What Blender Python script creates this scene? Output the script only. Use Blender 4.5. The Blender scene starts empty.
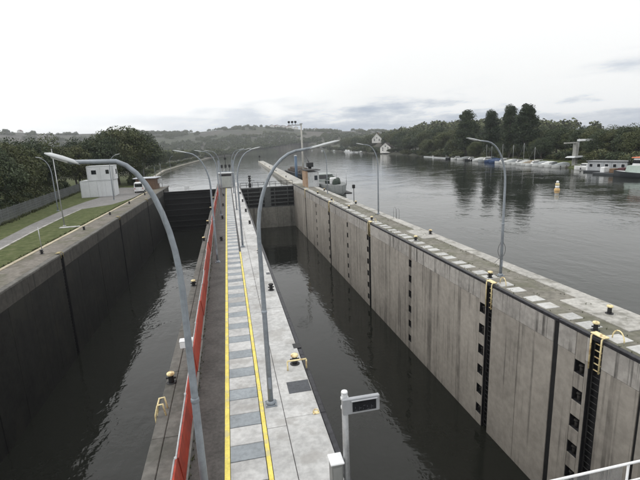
import bpy, math, random
import numpy as np
from mathutils import Vector, Matrix
random.seed(7); RNG = np.random.default_rng(7)
SC = bpy.context.scene
COL = SC.collection
PI = math.pi

# ------------------------------------------------------------------ camera
# X = across the lock (right), Y = along the lock (upstream), Z = up, Z 0 = top of the lock walls
F_PX, ROLL, PITCH, YAW, CAM_H = 430.0, math.radians(2.4), math.radians(12.313), math.radians(11.576), 8.25
r0 = Vector((math.cos(YAW), -math.sin(YAW), 0))
fw = Vector((math.sin(YAW)*math.cos(PITCH), math.cos(YAW)*math.cos(PITCH), -math.sin(PITCH)))
u0 = r0.cross(fw)
rt = r0*math.cos(ROLL) - u0*math.sin(ROLL)
up = r0*math.sin(ROLL) + u0*math.cos(ROLL)
cam = bpy.data.cameras.new('camera'); cam.sensor_width = 36; cam.lens = F_PX/640*36
cam.clip_start = 0.1; cam.clip_end = 9000
co = bpy.data.objects.new('camera', cam); COL.objects.link(co); SC.camera = co
M = Matrix.Identity(4)
for i in range(3):
    M[i][0] = rt[i]; M[i][1] = up[i]; M[i][2] = -fw[i]
M[2][3] = CAM_H
co.matrix_world = M

def ray(px, py):
    return rt*(px-320) - up*(py-240) + fw*F_PX
def G(px, py, z=0.0):                      # photo pixel -> point on a level plane
    d = ray(px, py); t = (z-CAM_H)/d.z
    return Vector((d.x*t, d.y*t, z))
def GX(px, py, x):                         # photo pixel -> point on a plane X = x
    d = ray(px, py); t = x/d.x
    return Vector((x, d.y*t, CAM_H+d.z*t))
def GY(px, py, y):
    d = ray(px, py); t = y/d.y
    return Vector((d.x*t, y, CAM_H+d.z*t))

# ------------------------------------------------------------------ world, sun, exposure
SUN_EL, SUN_AZ = math.radians(38), math.radians(292)      # azimuth clockwise from +Y
w = bpy.data.worlds.new('World'); SC.world = w; w.use_nodes = True
nt = w.node_tree; nt.nodes.clear()
def wn(t, **k):
    n = nt.nodes.new(t)
    for a, b in k.items(): setattr(n, a, b)
    return n
out = wn('ShaderNodeOutputWorld'); bg = wn('ShaderNodeBackground'); bg.inputs[1].default_value = 0.1
sky = wn('ShaderNodeTexSky', sky_type='NISHITA', sun_disc=False)
sky.sun_elevation = SUN_EL; sky.sun_rotation = SUN_AZ
tc = wn('ShaderNodeTexCoord'); sep = wn('ShaderNodeSeparateXYZ'); nt.links.new(tc.outputs['Generated'], sep.inputs[0])
def wm(op, a, b=None, c=None, clamp=False):
    n = wn('ShaderNodeMath', operation=op, use_clamp=clamp)
    for i, v in enumerate((a, b, c)):
        if v is None: continue
        if isinstance(v, (int, float)): n.inputs[i].default_value = v
        else: nt.links.new(v, n.inputs[i])
    return n.outputs[0]
def wnoise(sc, off, detail=7, rough=.55):
    mp = wn('ShaderNodeMapping'); mp.inputs['Location'].default_value = off; mp.inputs['Scale'].default_value = sc
    nt.links.new(tc.outputs['Generated'], mp.inputs[0])
    n = wn('ShaderNodeTexNoise'); n.inputs['Scale'].default_value = 1
    n.inputs['Detail'].default_value = detail; n.inputs['Roughness'].default_value = rough
    nt.links.new(mp.outputs[0], n.inputs[0]); return n.outputs[0]
def wramp(v, pts):
    r = wn('ShaderNodeValToRGB'); e = r.color_ramp.elements
    while len(e) < len(pts): e.new(.5)
    for i, (p, c) in enumerate(pts): e[i].position = p; e[i].color = (*c, 1)
    nt.links.new(v, r.inputs[0]); return r.outputs[0]
# overcast: low banks of grey-blue and white cloud near the horizon all round, a closed white deck above,
# brighter towards the veiled sun
puff = wm('ADD', wm('MULTIPLY', wnoise((2.6, 2.6, 13), (3.1, 1.7, .2)), .6), wm('MULTIPLY', wnoise((8, 8, 34), (1.3, 5.2, 4.0), 7, .6), .4))
deck = wramp(puff, [(.40, (.47, .54, .65)), (.46, (.58, .64, .73)), (.505, (.78, .82, .87)), (.55, (1.08, 1.09, 1.09))])
sv = (math.sin(SUN_AZ)*math.cos(SUN_EL), math.cos(SUN_AZ)*math.cos(SUN_EL), math.sin(SUN_EL))
dt = wn('ShaderNodeVectorMath', operation='DOT_PRODUCT'); nt.links.new(tc.outputs['Generated'], dt.inputs[0]); dt.inputs[1].default_value = sv
glow = wm('MULTIPLY', wm('MAXIMUM', wm('SUBTRACT', dt.outputs['Value'], .12), 0.0), 1.9, None, True)
hi = wn('ShaderNodeMapRange', interpolation_type='SMOOTHSTEP'); nt.links.new(wm('ADD', sep.outputs[2], wm('MULTIPLY', wm('SUBTRACT', puff, .5), .25)), hi.inputs[0]); hi.inputs[1].default_value = .055; hi.inputs[2].default_value = .135
closed = wm('ADD', hi.outputs[0], glow, None, True)
mx0 = wn('ShaderNodeMix', data_type='RGBA'); nt.links.new(closed, mx0.inputs[0]); nt.links.new(deck, mx0.inputs[6]); mx0.inputs[7].default_value = (1.06, 1.06, 1.045, 1)
bri = wm('ADD', wramp(sep.outputs[2], [(0.0, (.98,)*3), (.15, (1.06,)*3), (.6, (1.3,)*3)]), wm('MULTIPLY', glow, .3))
mul = wn('ShaderNodeVectorMath', operation='SCALE'); nt.links.new(mx0.outputs[2], mul.inputs[0]); nt.links.new(bri, mul.inputs['Scale'])
sc10 = wn('ShaderNodeVectorMath', operation='SCALE'); sc10.inputs['Scale'].default_value = 10.5
nt.links.new(mul.outputs[0], sc10.inputs[0])
mx = wn('ShaderNodeMix', data_type='RGBA'); mx.inputs[0].default_value = .93
nt.links.new(sky.outputs[0], mx.inputs[6]); nt.links.new(sc10.outputs[0], mx.inputs[7])
nt.links.new(mx.outputs[2], bg.inputs[0]); nt.links.new(bg.outputs[0], out.inputs[0])

sl = bpy.data.lights.new('sun', 'SUN'); sl.energy = 0.7; sl.angle = math.radians(20); sl.color = (1, .96, .9)
so = bpy.data.objects.new('sun', sl); COL.objects.link(so)
sd = Vector((math.sin(SUN_AZ)*math.cos(SUN_EL), math.cos(SUN_AZ)*math.cos(SUN_EL), math.sin(SUN_EL)))
so.rotation_euler = (-sd).to_track_quat('-Z', 'Y').to_euler(); so.location = (0, 0, 60)
SC.view_settings.view_transform = 'Standard'; SC.view_settings.look = 'None'
SC.view_settings.gamma = 1; SC.view_settings.exposure = -0.12; SC.view_settings.use_curve_mapping = False
SC.render.engine = 'CYCLES'
SC.cycles.max_bounces = 4; SC.cycles.diffuse_bounces = 2; SC.cycles.glossy_bounces = 3; SC.cycles.volume_bounces = 0

# ------------------------------------------------------------------ materials
MATS = {}
def mat(name, col, rough=.8, metal=0.0, var=.15, scale=3.0, streak=0.0, streakcol=(.03, .03, .028), bump=0.0,
        objvar=0.0, spec=.4, big=.12, patch=None, patchamt=0.0, sfreq=1.6, moss=None, mossamt=0, emit=None):
    if name in MATS: return MATS[name]
    m = bpy.data.materials.new(name); m.use_nodes = True; t = m.node_tree
    b = t.nodes['Principled BSDF']
    b.inputs['Roughness'].default_value = rough; b.inputs['Metallic'].default_value = metal
    b.inputs['Specular IOR Level'].default_value = spec
    g = t.nodes.new('ShaderNodeNewGeometry')
    def noise(scale, sc=(1, 1, 1), off=(0, 0, 0), detail=5):
        mp = t.nodes.new('ShaderNodeMapping'); mp.inputs['Scale'].default_value = sc; mp.inputs['Location'].default_value = off
        t.links.new(g.outputs['Position'], mp.inputs[0])
        n = t.nodes.new('ShaderNodeTexNoise'); n.inputs['Scale'].default_value = scale; n.inputs['Detail'].default_value = detail
        n.inputs['Roughness'].default_value = .6
        t.links.new(mp.outputs[0], n.inputs[0]); return n.outputs[0]
    def ma(op, a, bb, clamp=False):
        n = t.nodes.new('ShaderNodeMath'); n.operation = op; n.use_clamp = clamp
        for i, v in enumerate((a, bb)):
            if isinstance(v, (int, float)): n.inputs[i].default_value = v
            else: t.links.new(v, n.inputs[i])
        return n.outputs[0]
    def rng(v, a, bb, c=0., d=1.):
        n = t.nodes.new('ShaderNodeMapRange'); n.interpolation_type = 'SMOOTHSTEP'
        t.links.new(v, n.inputs[0])
        for i, q in enumerate((a, bb, c, d)): n.inputs[i+1].default_value = q
        return n.outputs[0]
    def mix(f, a, bb):
        n = t.nodes.new('ShaderNodeMix'); n.data_type = 'RGBA'
        if isinstance(f, float): n.inputs[0].default_value = f
        else: t.links.new(f, n.inputs[0])
        for i, v in ((6, a), (7, bb)):
            if isinstance(v, tuple): n.inputs[i].default_value = (*v, 1)
            else: t.links.new(v, n.inputs[i])
        return n.outputs[2]
    fine = noise(scale); bign = noise(scale*.13, off=(5, 3, 1), detail=3)
    val = ma('ADD', rng(fine, .25, .75, 1-var, 1+var), rng(bign, .3, .7, -big, big))
    if objvar:
        oi = t.nodes.new('ShaderNodeObjectInfo')
        val = ma('ADD', val, ma('MULTIPLY', ma('SUBTRACT', oi.outputs['Random'], .5), 2*objvar))
    vm = t.nodes.new('ShaderNodeVectorMath'); vm.operation = 'SCALE'; vm.inputs[0].default_value = col
    t.links.new(val, vm.inputs['Scale'])
    c = vm.outputs[0]
    if patch:
        c = mix(ma('MULTIPLY', rng(noise(scale*.22, off=(9, 1, 4)), .5, .64), patchamt), c, patch)
    if moss:
        c = mix(ma('MULTIPLY', rng(noise(.5, off=(2, 8, 3)), .46, .62), mossamt), c, moss)
    if streak:
        s1 = noise(1.0, (sfreq, sfreq, .035), detail=4); s2 = noise(1.0, (sfreq*2.7, sfreq*2.7, .09), (4, 4, 4), 4)
        msk = ma('MAXIMUM', rng(s1, .55, .62), ma('MULTIPLY', rng(s2, .57, .64), .85))
        msk = ma('MULTIPLY', msk, rng(noise(1.0, (.5, .5, .3), (1, 7, 2)), .3, .65))
        c = mix(ma('MULTIPLY', msk, streak, True), c, streakcol)
    t.links.new(c, b.inputs['Base Color'])
    if bump:
        bp = t.nodes.new('ShaderNodeBump'); bp.inputs['Strength'].default_value = bump; bp.inputs['Distance'].default_value = .02
        t.links.new(noise(scale*4), bp.inputs['Height']); t.links.new(bp.outputs[0], b.inputs['Normal'])
    if emit:
        b.inputs['Emission Color'].default_value = (*emit[0], 1); b.inputs['Emission Strength'].default_value = emit[1]
    MATS[name] = m; return m

def CONC(): return mat('pale_concrete', (.45, .45, .445), .85, var=.16, scale=5, bump=.3, objvar=.05, patch=(.29, .28, .265), patchamt=.55, big=.16)
def CONC2(): return mat('wall_top_concrete', (.40, .39, .365), .9, var=.2, scale=4, bump=.3, objvar=.06, patch=(.17, .165, .14), patchamt=.7)
def DARKC(): return mat('dark_weathered_concrete', (.13, .125, .115), .9, var=.25, scale=4, bump=.4, objvar=.05, patch=(.07, .07, .06), patchamt=.6)
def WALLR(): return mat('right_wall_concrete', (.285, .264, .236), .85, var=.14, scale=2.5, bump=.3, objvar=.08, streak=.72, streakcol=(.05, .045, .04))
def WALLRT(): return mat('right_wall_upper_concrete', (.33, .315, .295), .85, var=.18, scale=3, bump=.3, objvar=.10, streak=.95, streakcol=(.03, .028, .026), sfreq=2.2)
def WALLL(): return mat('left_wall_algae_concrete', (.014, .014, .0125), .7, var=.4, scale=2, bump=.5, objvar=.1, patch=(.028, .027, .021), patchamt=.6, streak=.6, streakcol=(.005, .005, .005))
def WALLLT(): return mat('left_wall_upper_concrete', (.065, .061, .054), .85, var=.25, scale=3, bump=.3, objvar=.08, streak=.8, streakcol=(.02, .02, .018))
def ASPH(): return mat('asphalt', (.075, .07, .066), .9, var=.25, scale=9, bump=.4, big=.2)
def PLATE(): return mat('blue_grey_plate', (.25, .275, .295), .7, var=.15, scale=7, objvar=.08, bump=.2)
def YEL(): return mat('yellow_paint', (.72, .60, .13), .6, var=.12, scale=14, patch=(.45, .42, .3), patchamt=.6)
def CAPY(): return mat('pale_yellow_cap', (.82, .70, .40), .5, var=.1, scale=20, patch=(.34, .2, .09), patchamt=.8)
def RED(): return mat('red_paint', (.32, .042, .024), .6, var=.22, scale=5, objvar=.22, streak=.6, streakcol=(.13, .025, .02), patch=(.20, .045, .035), patchamt=.6, sfreq=3, spec=.25)
def GALV(): return mat('galvanised_steel', (.42, .43, .44), .5, metal=.5, var=.12, scale=12)
def POLE(): return mat('grey_painted_pole', (.27, .30, .335), .5, metal=.15, var=.14, scale=8, streak=.35, streakcol=(.14, .14, .14), sfreq=9)
def BLK(): return mat('black_steel', (.018, .018, .02), .55, var=.3, scale=10)
def NOSE(): return mat('dark_steel_nosing', (.035, .035, .04), .5, metal=.4, var=.4, scale=6)
def WHT(): return mat('white_paint', (.76, .77, .78), .45, var=.06, scale=8)
def GREYP(): return mat('light_grey_paint', (.5, .52, .53), .5, var=.08, scale=6)
def GLASS(): return mat('dark_glass', (.015, .018, .022), .08, spec=.6, var=.1)

def water_mat(name, s, strength, base, dist=.05):
    m = bpy.data.materials.new(name); m.use_nodes = True; t = m.node_tree; b = t.nodes['Principled BSDF']
    b.inputs['Base Color'].default_value = (*base, 1); b.inputs['Roughness'].default_value = .04; b.inputs['IOR'].default_value = 1.33
    g = t.nodes.new('ShaderNodeNewGeometry')
    hs = []
    for sc, ax, off in ((s, (1, .55, 1), 0), (s*2.9, (.8, 1.1, 1), 4), (s*.16, (1, 1, 1), 9)):
        mp = t.nodes.new('ShaderNodeMapping'); mp.inputs['Scale'].default_value = ax; mp.inputs['Location'].default_value = (off, off, 0)
        mp.inputs['Rotation'].default_value = (0, 0, .35 + off*.1)
        t.links.new(g.outputs['Position'], mp.inputs[0])
        n = t.nodes.new('ShaderNodeTexNoise'); n.inputs['Scale'].default_value = sc; n.inputs['Detail'].default_value = 3; n.inputs['Roughness'].default_value = .5
        n.inputs['Distortion'].default_value = .4
        t.links.new(mp.outputs[0], n.inputs[0]); hs.append(n.outputs[0])
    def ma(op, a, bb):
        n = t.nodes.new('ShaderNodeMath'); n.operation = op
        for i, v in enumerate((a, bb)):
            if isinstance(v, (int, float)): n.inputs[i].default_value = v
            else: t.links.new(v, n.inputs[i])
        return n.outputs[0]
    # calm and ruffled areas: the broad noise scales the small ripples
    mr = t.nodes.new('ShaderNodeMapRange'); t.links.new(hs[2], mr.inputs[0])
    for i, q in enumerate((.38, .62, .35, 1.0)): mr.inputs[i+1].default_value = q
    h = ma('MULTIPLY', ma('ADD', hs[0], ma('MULTIPLY', hs[1], .3)), mr.outputs[0])
    bp = t.nodes.new('ShaderNodeBump'); bp.inputs['Strength'].default_value = strength; bp.inputs['Distance'].default_value = dist
    t.links.new(h, bp.inputs['Height']); t.links.new(bp.outputs[0], b.inputs['Normal'])
    return m

def leaf_mat(name, c1, c2):
    m = bpy.data.materials.new(name); m.use_nodes = True; t = m.node_tree; b = t.nodes['Principled BSDF']
    b.inputs['Roughness'].default_value = .65; b.inputs['Specular IOR Level'].default_value = .25
    oi = t.nodes.new('ShaderNodeObjectInfo'); g = t.nodes.new('ShaderNodeNewGeometry')
    n = t.nodes.new('ShaderNodeTexNoise'); n.inputs['Scale'].default_value = .55; n.inputs['Detail'].default_value = 3
    t.links.new(g.outputs['Position'], n.inputs[0])
    mr = t.nodes.new('ShaderNodeMapRange'); t.links.new(n.outputs[0], mr.inputs[0]); mr.inputs[1].default_value = .3; mr.inputs[2].default_value = .7
    ad = t.nodes.new('ShaderNodeMath'); ad.operation = 'MULTIPLY_ADD'; t.links.new(oi.outputs['Random'], ad.inputs[0]); ad.inputs[1].default_value = .7; ad.inputs[2].default_value = -.35
    a2 = t.nodes.new('ShaderNodeMath'); a2.use_clamp = True; t.links.new(mr.outputs[0], a2.inputs[0]); t.links.new(ad.outputs[0], a2.inputs[1])
    mx = t.nodes.new('ShaderNodeMix'); mx.data_type = 'RGBA'; t.links.new(a2.outputs[0], mx.inputs[0])
    mx.inputs[6].default_value = (*c1, 1); mx.inputs[7].default_value = (*c2, 1)
    t.links.new(mx.outputs[2], b.inputs['Base Color'])
    b.inputs['Transmission Weight'].default_value = 0
    return m

# ------------------------------------------------------------------ mesh helpers
class MB:
    def __init__(s): s.v = []; s.f = []; s.sm = []
    def add(s, vs, fs, smooth=False):
        o = len(s.v); s.v += [tuple(p) for p in vs]
        for f in fs: s.f.append(tuple(i+o for i in f)); s.sm.append(smooth)
        return s
    def box(s, x0, x1, y0, y1, z0, z1):
        return s.add([(x0,y0,z0),(x1,y0,z0),(x1,y1,z0),(x0,y1,z0),(x0,y0,z1),(x1,y0,z1),(x1,y1,z1),(x0,y1,z1)],
                     [(0,3,2,1),(4,5,6,7),(0,1,5,4),(1,2,6,5),(2,3,7,6),(3,0,4,7)])
    def cbox(s, x0, x1, y0, y1, z0, z1, c=.02):       # box with chamfered edges, 44 triangles
        c = min(c, (x1-x0)*.3, (y1-y0)*.3, (z1-z0)*.3)
        vs = []; idx = {}
        for i, (sx, X) in enumerate(((1, x0), (-1, x1))):
            for j, (sy, Yv) in enumerate(((1, y0), (-1, y1))):
                for k, (sz, Z) in enumerate(((1, z0), (-1, z1))):
                    idx[i,j,k,0] = len(vs); vs.append((X, Yv+sy*c, Z+sz*c))
                    idx[i,j,k,1] = len(vs); vs.append((X+sx*c, Yv, Z+sz*c))
                    idx[i,j,k,2] = len(vs); vs.append((X+sx*c, Yv+sy*c, Z))
        I = idx; fs = []
        for i in (0, 1):
            q = [I[i,0,0,0], I[i,1,0,0], I[i,1,1,0], I[i,0,1,0]]; fs.append(q if i else q[::-1])
            q = [I[0,i,0,1], I[1,i,0,1], I[1,i,1,1], I[0,i,1,1]]; fs.append(q[::-1] if i else q)
            q = [I[0,0,i,2], I[1,0,i,2], I[1,1,i,2], I[0,1,i,2]]; fs.append(q if i else q[::-1])
        for a in (0, 1):
            for b in (0, 1):
                p = (a+b) % 2
                q = [I[a,b,0,0], I[a,b,1,0], I[a,b,1,1], I[a,b,0,1]]; fs.append(q[::-1] if p == 0 else q)
                q = [I[a,0,b,0], I[a,1,b,0], I[a,1,b,2], I[a,0,b,2]]; fs.append(q if p == 0 else q[::-1])
                q = [I[0,a,b,1], I[1,a,b,1], I[1,a,b,2], I[0,a,b,2]]; fs.append(q[::-1] if p == 0 else q)
                for k in (0, 1):
                    q = [I[a,b,k,0], I[a,b,k,1], I[a,b,k,2]]; fs.append(q if (a+b+k) % 2 == 0 else q[::-1])
        return s.add(vs, fs)
    def tube(s, pts, rad, n=8, cap=True, smooth=True):
        pts = [Vector(p) for p in pts]
        if not hasattr(rad, '__len__'): rad = [rad]*len(pts)
        ring = []; prev = None; vs = []
        for i, p in enumerate(pts):
            d = (pts[min(i+1, len(pts)-1)] - pts[max(i-1, 0)]).normalized()
            if prev is None:
                a = Vector((0, 0, 1)) if abs(d.z) < .9 else Vector((1, 0, 0))
                e = d.cross(a).normalized()
            else:
                e = (prev - d*prev.dot(d)).normalized()
            prev = e; g = d.cross(e)
            for k in range(n):
                t = 2*PI*k/n; vs.append(p + (e*math.cos(t) + g*math.sin(t))*rad[i])
        fs = []
        for i in range(len(pts)-1):
            for k in range(n):
                fs.append((i*n+k, i*n+(k+1) % n, (i+1)*n+(k+1) % n, (i+1)*n+k))
        s.add(vs, fs, smooth)
        if cap:
            o = len(s.v)-len(vs)
            s.f.append(tuple(o+k for k in range(n))[::-1]); s.sm.append(False)
            s.f.append(tuple(o+(len(pts)-1)*n+k for k in range(n))); s.sm.append(False)
        return s
    def lathe(s, prof, n=14, c=(0, 0, 0), smooth=True):
        vs = []
        for r, z in prof:
            for k in range(n):
                t = 2*PI*k/n; vs.append((c[0]+r*math.cos(t), c[1]+r*math.sin(t), c[2]+z))
        fs = [(i*n+k, i*n+(k+1) % n, (i+1)*n+(k+1) % n, (i+1)*n+k) for i in range(len(prof)-1) for k in range(n)]
        s.add(vs, fs, smooth); o = len(s.v)-len(vs)
        s.f.append(tuple(o+k for k in range(n))[::-1]); s.sm.append(False)
        s.f.append(tuple(o+(len(prof)-1)*n+k for k in range(n))); s.sm.append(False)
        return s
    def prism(s, poly, z0, z1):                       # poly counter-clockwise
        n = len(poly)
        vs = [(p[0], p[1], z0) for p in poly] + [(p[0], p[1], z1) for p in poly]
        fs = [tuple(range(n))[::-1], tuple(range(n, 2*n))] + [(i, (i+1) % n, n+(i+1) % n, n+i) for i in range(n)]
        return s.add(vs, fs)
    def mesh(s, name='mesh'):
        me = bpy.data.meshes.new(name); me.from_pydata(s.v, [], s.f)
        me.polygons.foreach_set('use_smooth', s.sm); me.update(); return me
    def build(s, name, m, parent=None, loc=None, rz=0.0):
        return link(name, s.mesh(name), m, parent, loc, rz)

def link(name, me, m=None, parent=None, loc=None, rz=0.0):
    if m is not None and not me.materials: me.materials.append(m)
    o = bpy.data.objects.new(name, me); COL.objects.link(o)
    if parent: o.parent = parent
    if loc is not None: o.location = loc
    if rz: o.rotation_euler.z = rz
    return o
def tag(o, label, cat, group=None):
    o['label'] = label; o['category'] = cat
    if group: o['group'] = group
    return o
def thing(name, label, cat, loc=(0, 0, 0), rz=0.0, group=None, scale=None):
    o = bpy.data.objects.new(name, None); COL.objects.link(o); o.location = loc; o.rotation_euler.z = rz
    o.empty_display_size = .2
    if scale: o.scale = scale
    return tag(o, label, cat, group)
def struct(o): o['kind'] = 'structure'; return o
def dup(root, loc, rz=0.0, label=None, scale=None):
    def cp(o, par):
        c = o.copy(); COL.objects.link(c); c.parent = par
        for ch in o.children: cp(ch, c)
        return c
    kids = list(root.children)
    r = root.copy(); COL.objects.link(r); r.location = loc; r.rotation_euler = (0, 0, rz)
    for ch in kids: cp(ch, r)
    if label: r['label'] = label
    if scale: r.scale = scale
    return r
def nth(n):
    one = ['', 'first', 'second', 'third', 'fourth', 'fifth', 'sixth', 'seventh', 'eighth', 'ninth', 'tenth', 'eleventh', 'twelfth', 'thirteenth', 'fourteenth', 'fifteenth', 'sixteenth', 'seventeenth', 'eighteenth', 'nineteenth']
    if n < 20: return one[n]
    t = {2: 'twent', 3: 'thirt', 4: 'fort', 5: 'fift'}[n//10]
    return t+'ieth' if n % 10 == 0 else t+'y-'+one[n % 10]
ORD = ['nearest', 'second', 'third', 'fourth', 'fifth', 'sixth', 'seventh', 'eighth', 'ninth', 'tenth', 'eleventh', 'twelfth', 'thirteenth', 'fourteenth']

# ------------------------------------------------------------------ terrain
XL, PL, PR, XR, XR2 = -14.8, -2.85, 2.40, 14.40, 18.0       # wall faces
WZ, RZ = -9.6, -1.2                                         # chamber water, river level
LS = [(-400, -18), (112, -18), (135, -22), (164, -25.8), (228, -30.6), (292, -29.8), (442, -25.7), (596, -21.5), (760, 0), (900, 60), (1000, 150), (1060, 230), (5000, 1500)]
RS = [(-400, 66), (-60, 72), (40, 82), (80, 89.8), (97, 96), (117, 101.5), (141, 105.2), (176, 110.6), (230, 118.9), (338, 139.3), (502, 156), (772, 183), (1000, 190), (5000, 200)]
lsh = lambda y: np.interp(y, [a for a, b in LS], [b for a, b in LS])
rsh = lambda y: np.interp(y, [a for a, b in RS], [b for a, b in RS])
def sst(x, a, b): t = np.clip((x-a)/(b-a), 0, 1); return t*t*(3-2*t)
def terr(x, y):
    x = np.asarray(x, float); y = np.asarray(y, float)
    l = lsh(y); r = rsh(y); dl = l - x; dr = x - r
    r_ = np.hypot(x, y); az = np.arctan2(x, y)
    ridge = (74 + 7*np.sin(az*9+1) + 4*np.sin(az*23) - 26*sst(az, .05, .45) - 46*sst(az, .33, .6))
    far = sst(r_, 760, 1650)*ridge + sst(r_, 1650, 2600)*10
    far = far + sst(-x, 90, 700)*sst(y, 60, 500)*18
    zl = np.clip(-3.2 + (dl+4)*.55, -4, 0) + far*(dl > 0)
    Hr = np.interp(y, [-100, 150, 230, 330, 450, 650, 900, 1400], [3, 4, 6, 14, 19, 16, 10, 0])
    zr = np.clip(-3.2 + (dr+4)*.5, -4, .6) + sst(dr, 14, 75)*(1-.8*sst(dr, 90, 260))*Hr + far*(dr > 0)
    z = np.where(dl > dr, zl, zr)
    lock = (x > -15.9) & (x < 17.6) & (y < 113)
    z = np.where(lock, -13.0, z)
    z = np.where((x <= -15.9) & (y < 113) & (x > -400), np.maximum(0.0, far*(dl > 0)), z)
    return z
def tz(x, y): return float(terr(x, y))
def gridlines(a, b, fine0, fine1, step, grow=1.22):
    L = list(np.arange(fine0, fine1+.01, step)); s = step; v = fine0
    while v > a: s *= grow; v -= s; L.insert(0, max(v, a))
    s = step; v = fine1
    while v < b: s *= grow; v += s; L.append(min(v, b))
    return L
gx = sorted(set(np.round(gridlines(-2600, 2600, -60, 215, 2.75) + [-16.0, -15.85, 17.55, 17.7], 3)))
gy = sorted(set(np.round(gridlines(-300, 3200, -40, 1100, 9) + [112.9, 113.1], 3)))
XX, YY = np.meshgrid(gx, gy); ZZ = terr(XX, YY)
nx, ny = len(gx), len(gy)
vs = np.stack([XX, YY, ZZ], -1).reshape(-1, 3)
ii = (np.arange(ny-1)[:, None]*nx + np.arange(nx-1)[None, :]).ravel()
fs = np.stack([ii, ii+1, ii+nx+1, ii+nx], -1)
me = bpy.data.meshes.new('ground'); me.from_pydata(vs.tolist(), [], fs.tolist()); me.polygons.foreach_set('use_smooth', [True]*len(fs)); me.update()
def ground_mat():
    m = bpy.data.materials.new('grass_and_fields'); m.use_nodes = True; t = m.node_tree; b = t.nodes['Principled BSDF']
    b.inputs['Roughness'].default_value = .95; b.inputs['Specular IOR Level'].default_value = .1
    g = t.nodes.new('ShaderNodeNewGeometry')
    def noise(s, d=5):
        n = t.nodes.new('ShaderNodeTexNoise'); n.inputs['Scale'].default_value = s; n.inputs['Detail'].default_value = d
        n.inputs['Roughness'].default_value = .65; t.links.new(g.outputs['Position'], n.inputs[0]); return n.outputs[0]
    def ramp(v, pts):
        r = t.nodes.new('ShaderNodeValToRGB'); e = r.color_ramp.elements
        while len(e) < len(pts): e.new(.5)
        for i, (p, c) in enumerate(pts): e[i].position = p; e[i].color = (*c, 1)
        t.links.new(v, r.inputs[0]); return r.outputs[0]
    near = ramp(noise(1.3, 8), [(.28, (.050, .062, .026)), (.48, (.082, .100, .040)), (.60, (.115, .125, .058)), (.74, (.17, .155, .10))])
    # field parcels on the far slopes
    mp = t.nodes.new('ShaderNodeMapping'); mp.inputs['Scale'].default_value = (.011, .006, .03); t.links.new(g.outputs['Position'], mp.inputs[0])
    vo = t.nodes.new('ShaderNodeTexVoronoi'); vo.inputs['Scale'].default_value = 1; t.links.new(mp.outputs[0], vo.inputs[0])
    sp = t.nodes.new('ShaderNodeSeparateColor'); t.links.new(vo.outputs['Color'], sp.inputs[0])
    field = ramp(sp.outputs[0], [(.0, (.06, .064, .048)), (.3, (.082, .083, .066)), (.55, (.10, .094, .08)), (.8, (.062, .072, .044)), (1, (.085, .078, .064))])
    mv = t.nodes.new('ShaderNodeMix'); mv.data_type = 'RGBA'; mv.blend_type = 'MULTIPLY'; mv.inputs[0].default_value = 1
    t.links.new(field, mv.inputs[6]); t.links.new(ramp(noise(.03, 8), [(.3, (.55,)*3), (.7, (1.3,)*3)]), mv.inputs[7])
    sx = t.nodes.new('ShaderNodeSeparateXYZ'); t.links.new(g.outputs['Position'], sx.inputs[0])
    mr = t.nodes.new('ShaderNodeMapRange'); t.links.new(sx.outputs[2], mr.inputs[0]); mr.inputs[1].default_value = 2; mr.inputs[2].default_value = 12
    mx = t.nodes.new('ShaderNodeMix'); mx.data_type = 'RGBA'; my = t.nodes.new('ShaderNodeMapRange'); t.links.new(sx.outputs[1], my.inputs[0]); my.inputs[1].default_value = 125; my.inputs[2].default_value = 230
    mm = t.nodes.new('ShaderNodeMath'); mm.operation = 'MAXIMUM'; t.links.new(mr.outputs[0], mm.inputs[0]); t.links.new(my.outputs[0], mm.inputs[1])
    t.links.new(mm.outputs[0], mx.inputs[0]); t.links.new(near, mx.inputs[6]); t.links.new(mv.outputs[2], mx.inputs[7])
    t.links.new(mx.outputs[2], b.inputs['Base Color'])
    bp = t.nodes.new('ShaderNodeBump'); bp.inputs['Strength'].default_value = .6; bp.inputs['Distance'].default_value = .1
    t.links.new(noise(6, 6), bp.inputs['Height']); t.links.new(bp.outputs[0], b.inputs['Normal'])
    return m
struct(link('ground', me, ground_mat()))

# water sheets
RIV = water_mat('river_water', .85, .34, (.018, .021, .017), .14)
CHW = water_mat('lock_water', .9, .34, (.015, .016, .013), .11)
CHL = water_mat('lock_water_ruffled', .7, .5, (.017, .018, .015), .15)
m = MB(); z = RZ
m.add([(17.6, -300, z), (2600, -300, z), (2600, 111, z), (17.6, 111, z), (-2600, 111, z), (2600, 1300, z), (-2600, 1300, z)],
      [(0, 1, 2, 3), (4, 3, 2, 5, 6)])
struct(m.build('river', RIV))
struct(MB().add([(XL-.5, -40, WZ), (PL+.2, -40, WZ), (PL+.2, 104.2, WZ), (XL-.5, 104.2, WZ)], [(0, 1, 2, 3)]).build('lock_chamber_water', CHL))
struct(MB().add([(PR-.2, -40, WZ), (XR+.6, -40, WZ), (XR+.6, 98.4, WZ), (PR-.2, 98.4, WZ)], [(0, 1, 2, 3)]).build('lock_chamber_water', CHW))
# upper pool behind the left gate (between the pier and the left bank)
struct(MB().add([(-18.5, 104.9, RZ-.01), (PL+.2, 104.9, RZ-.01), (PL+.2, 111.2, RZ-.01), (-18.5, 111.2, RZ-.01)], [(0, 1, 2, 3)]).build('river', RIV))
struct(MB().add([(PR-.2, 99.2, RZ-.01), (17.7, 99.2, RZ-.01), (17.7, 111.2, RZ-.01), (PR-.2, 111.2, RZ-.01)], [(0, 1, 2, 3)]).build('river', RIV))

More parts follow.
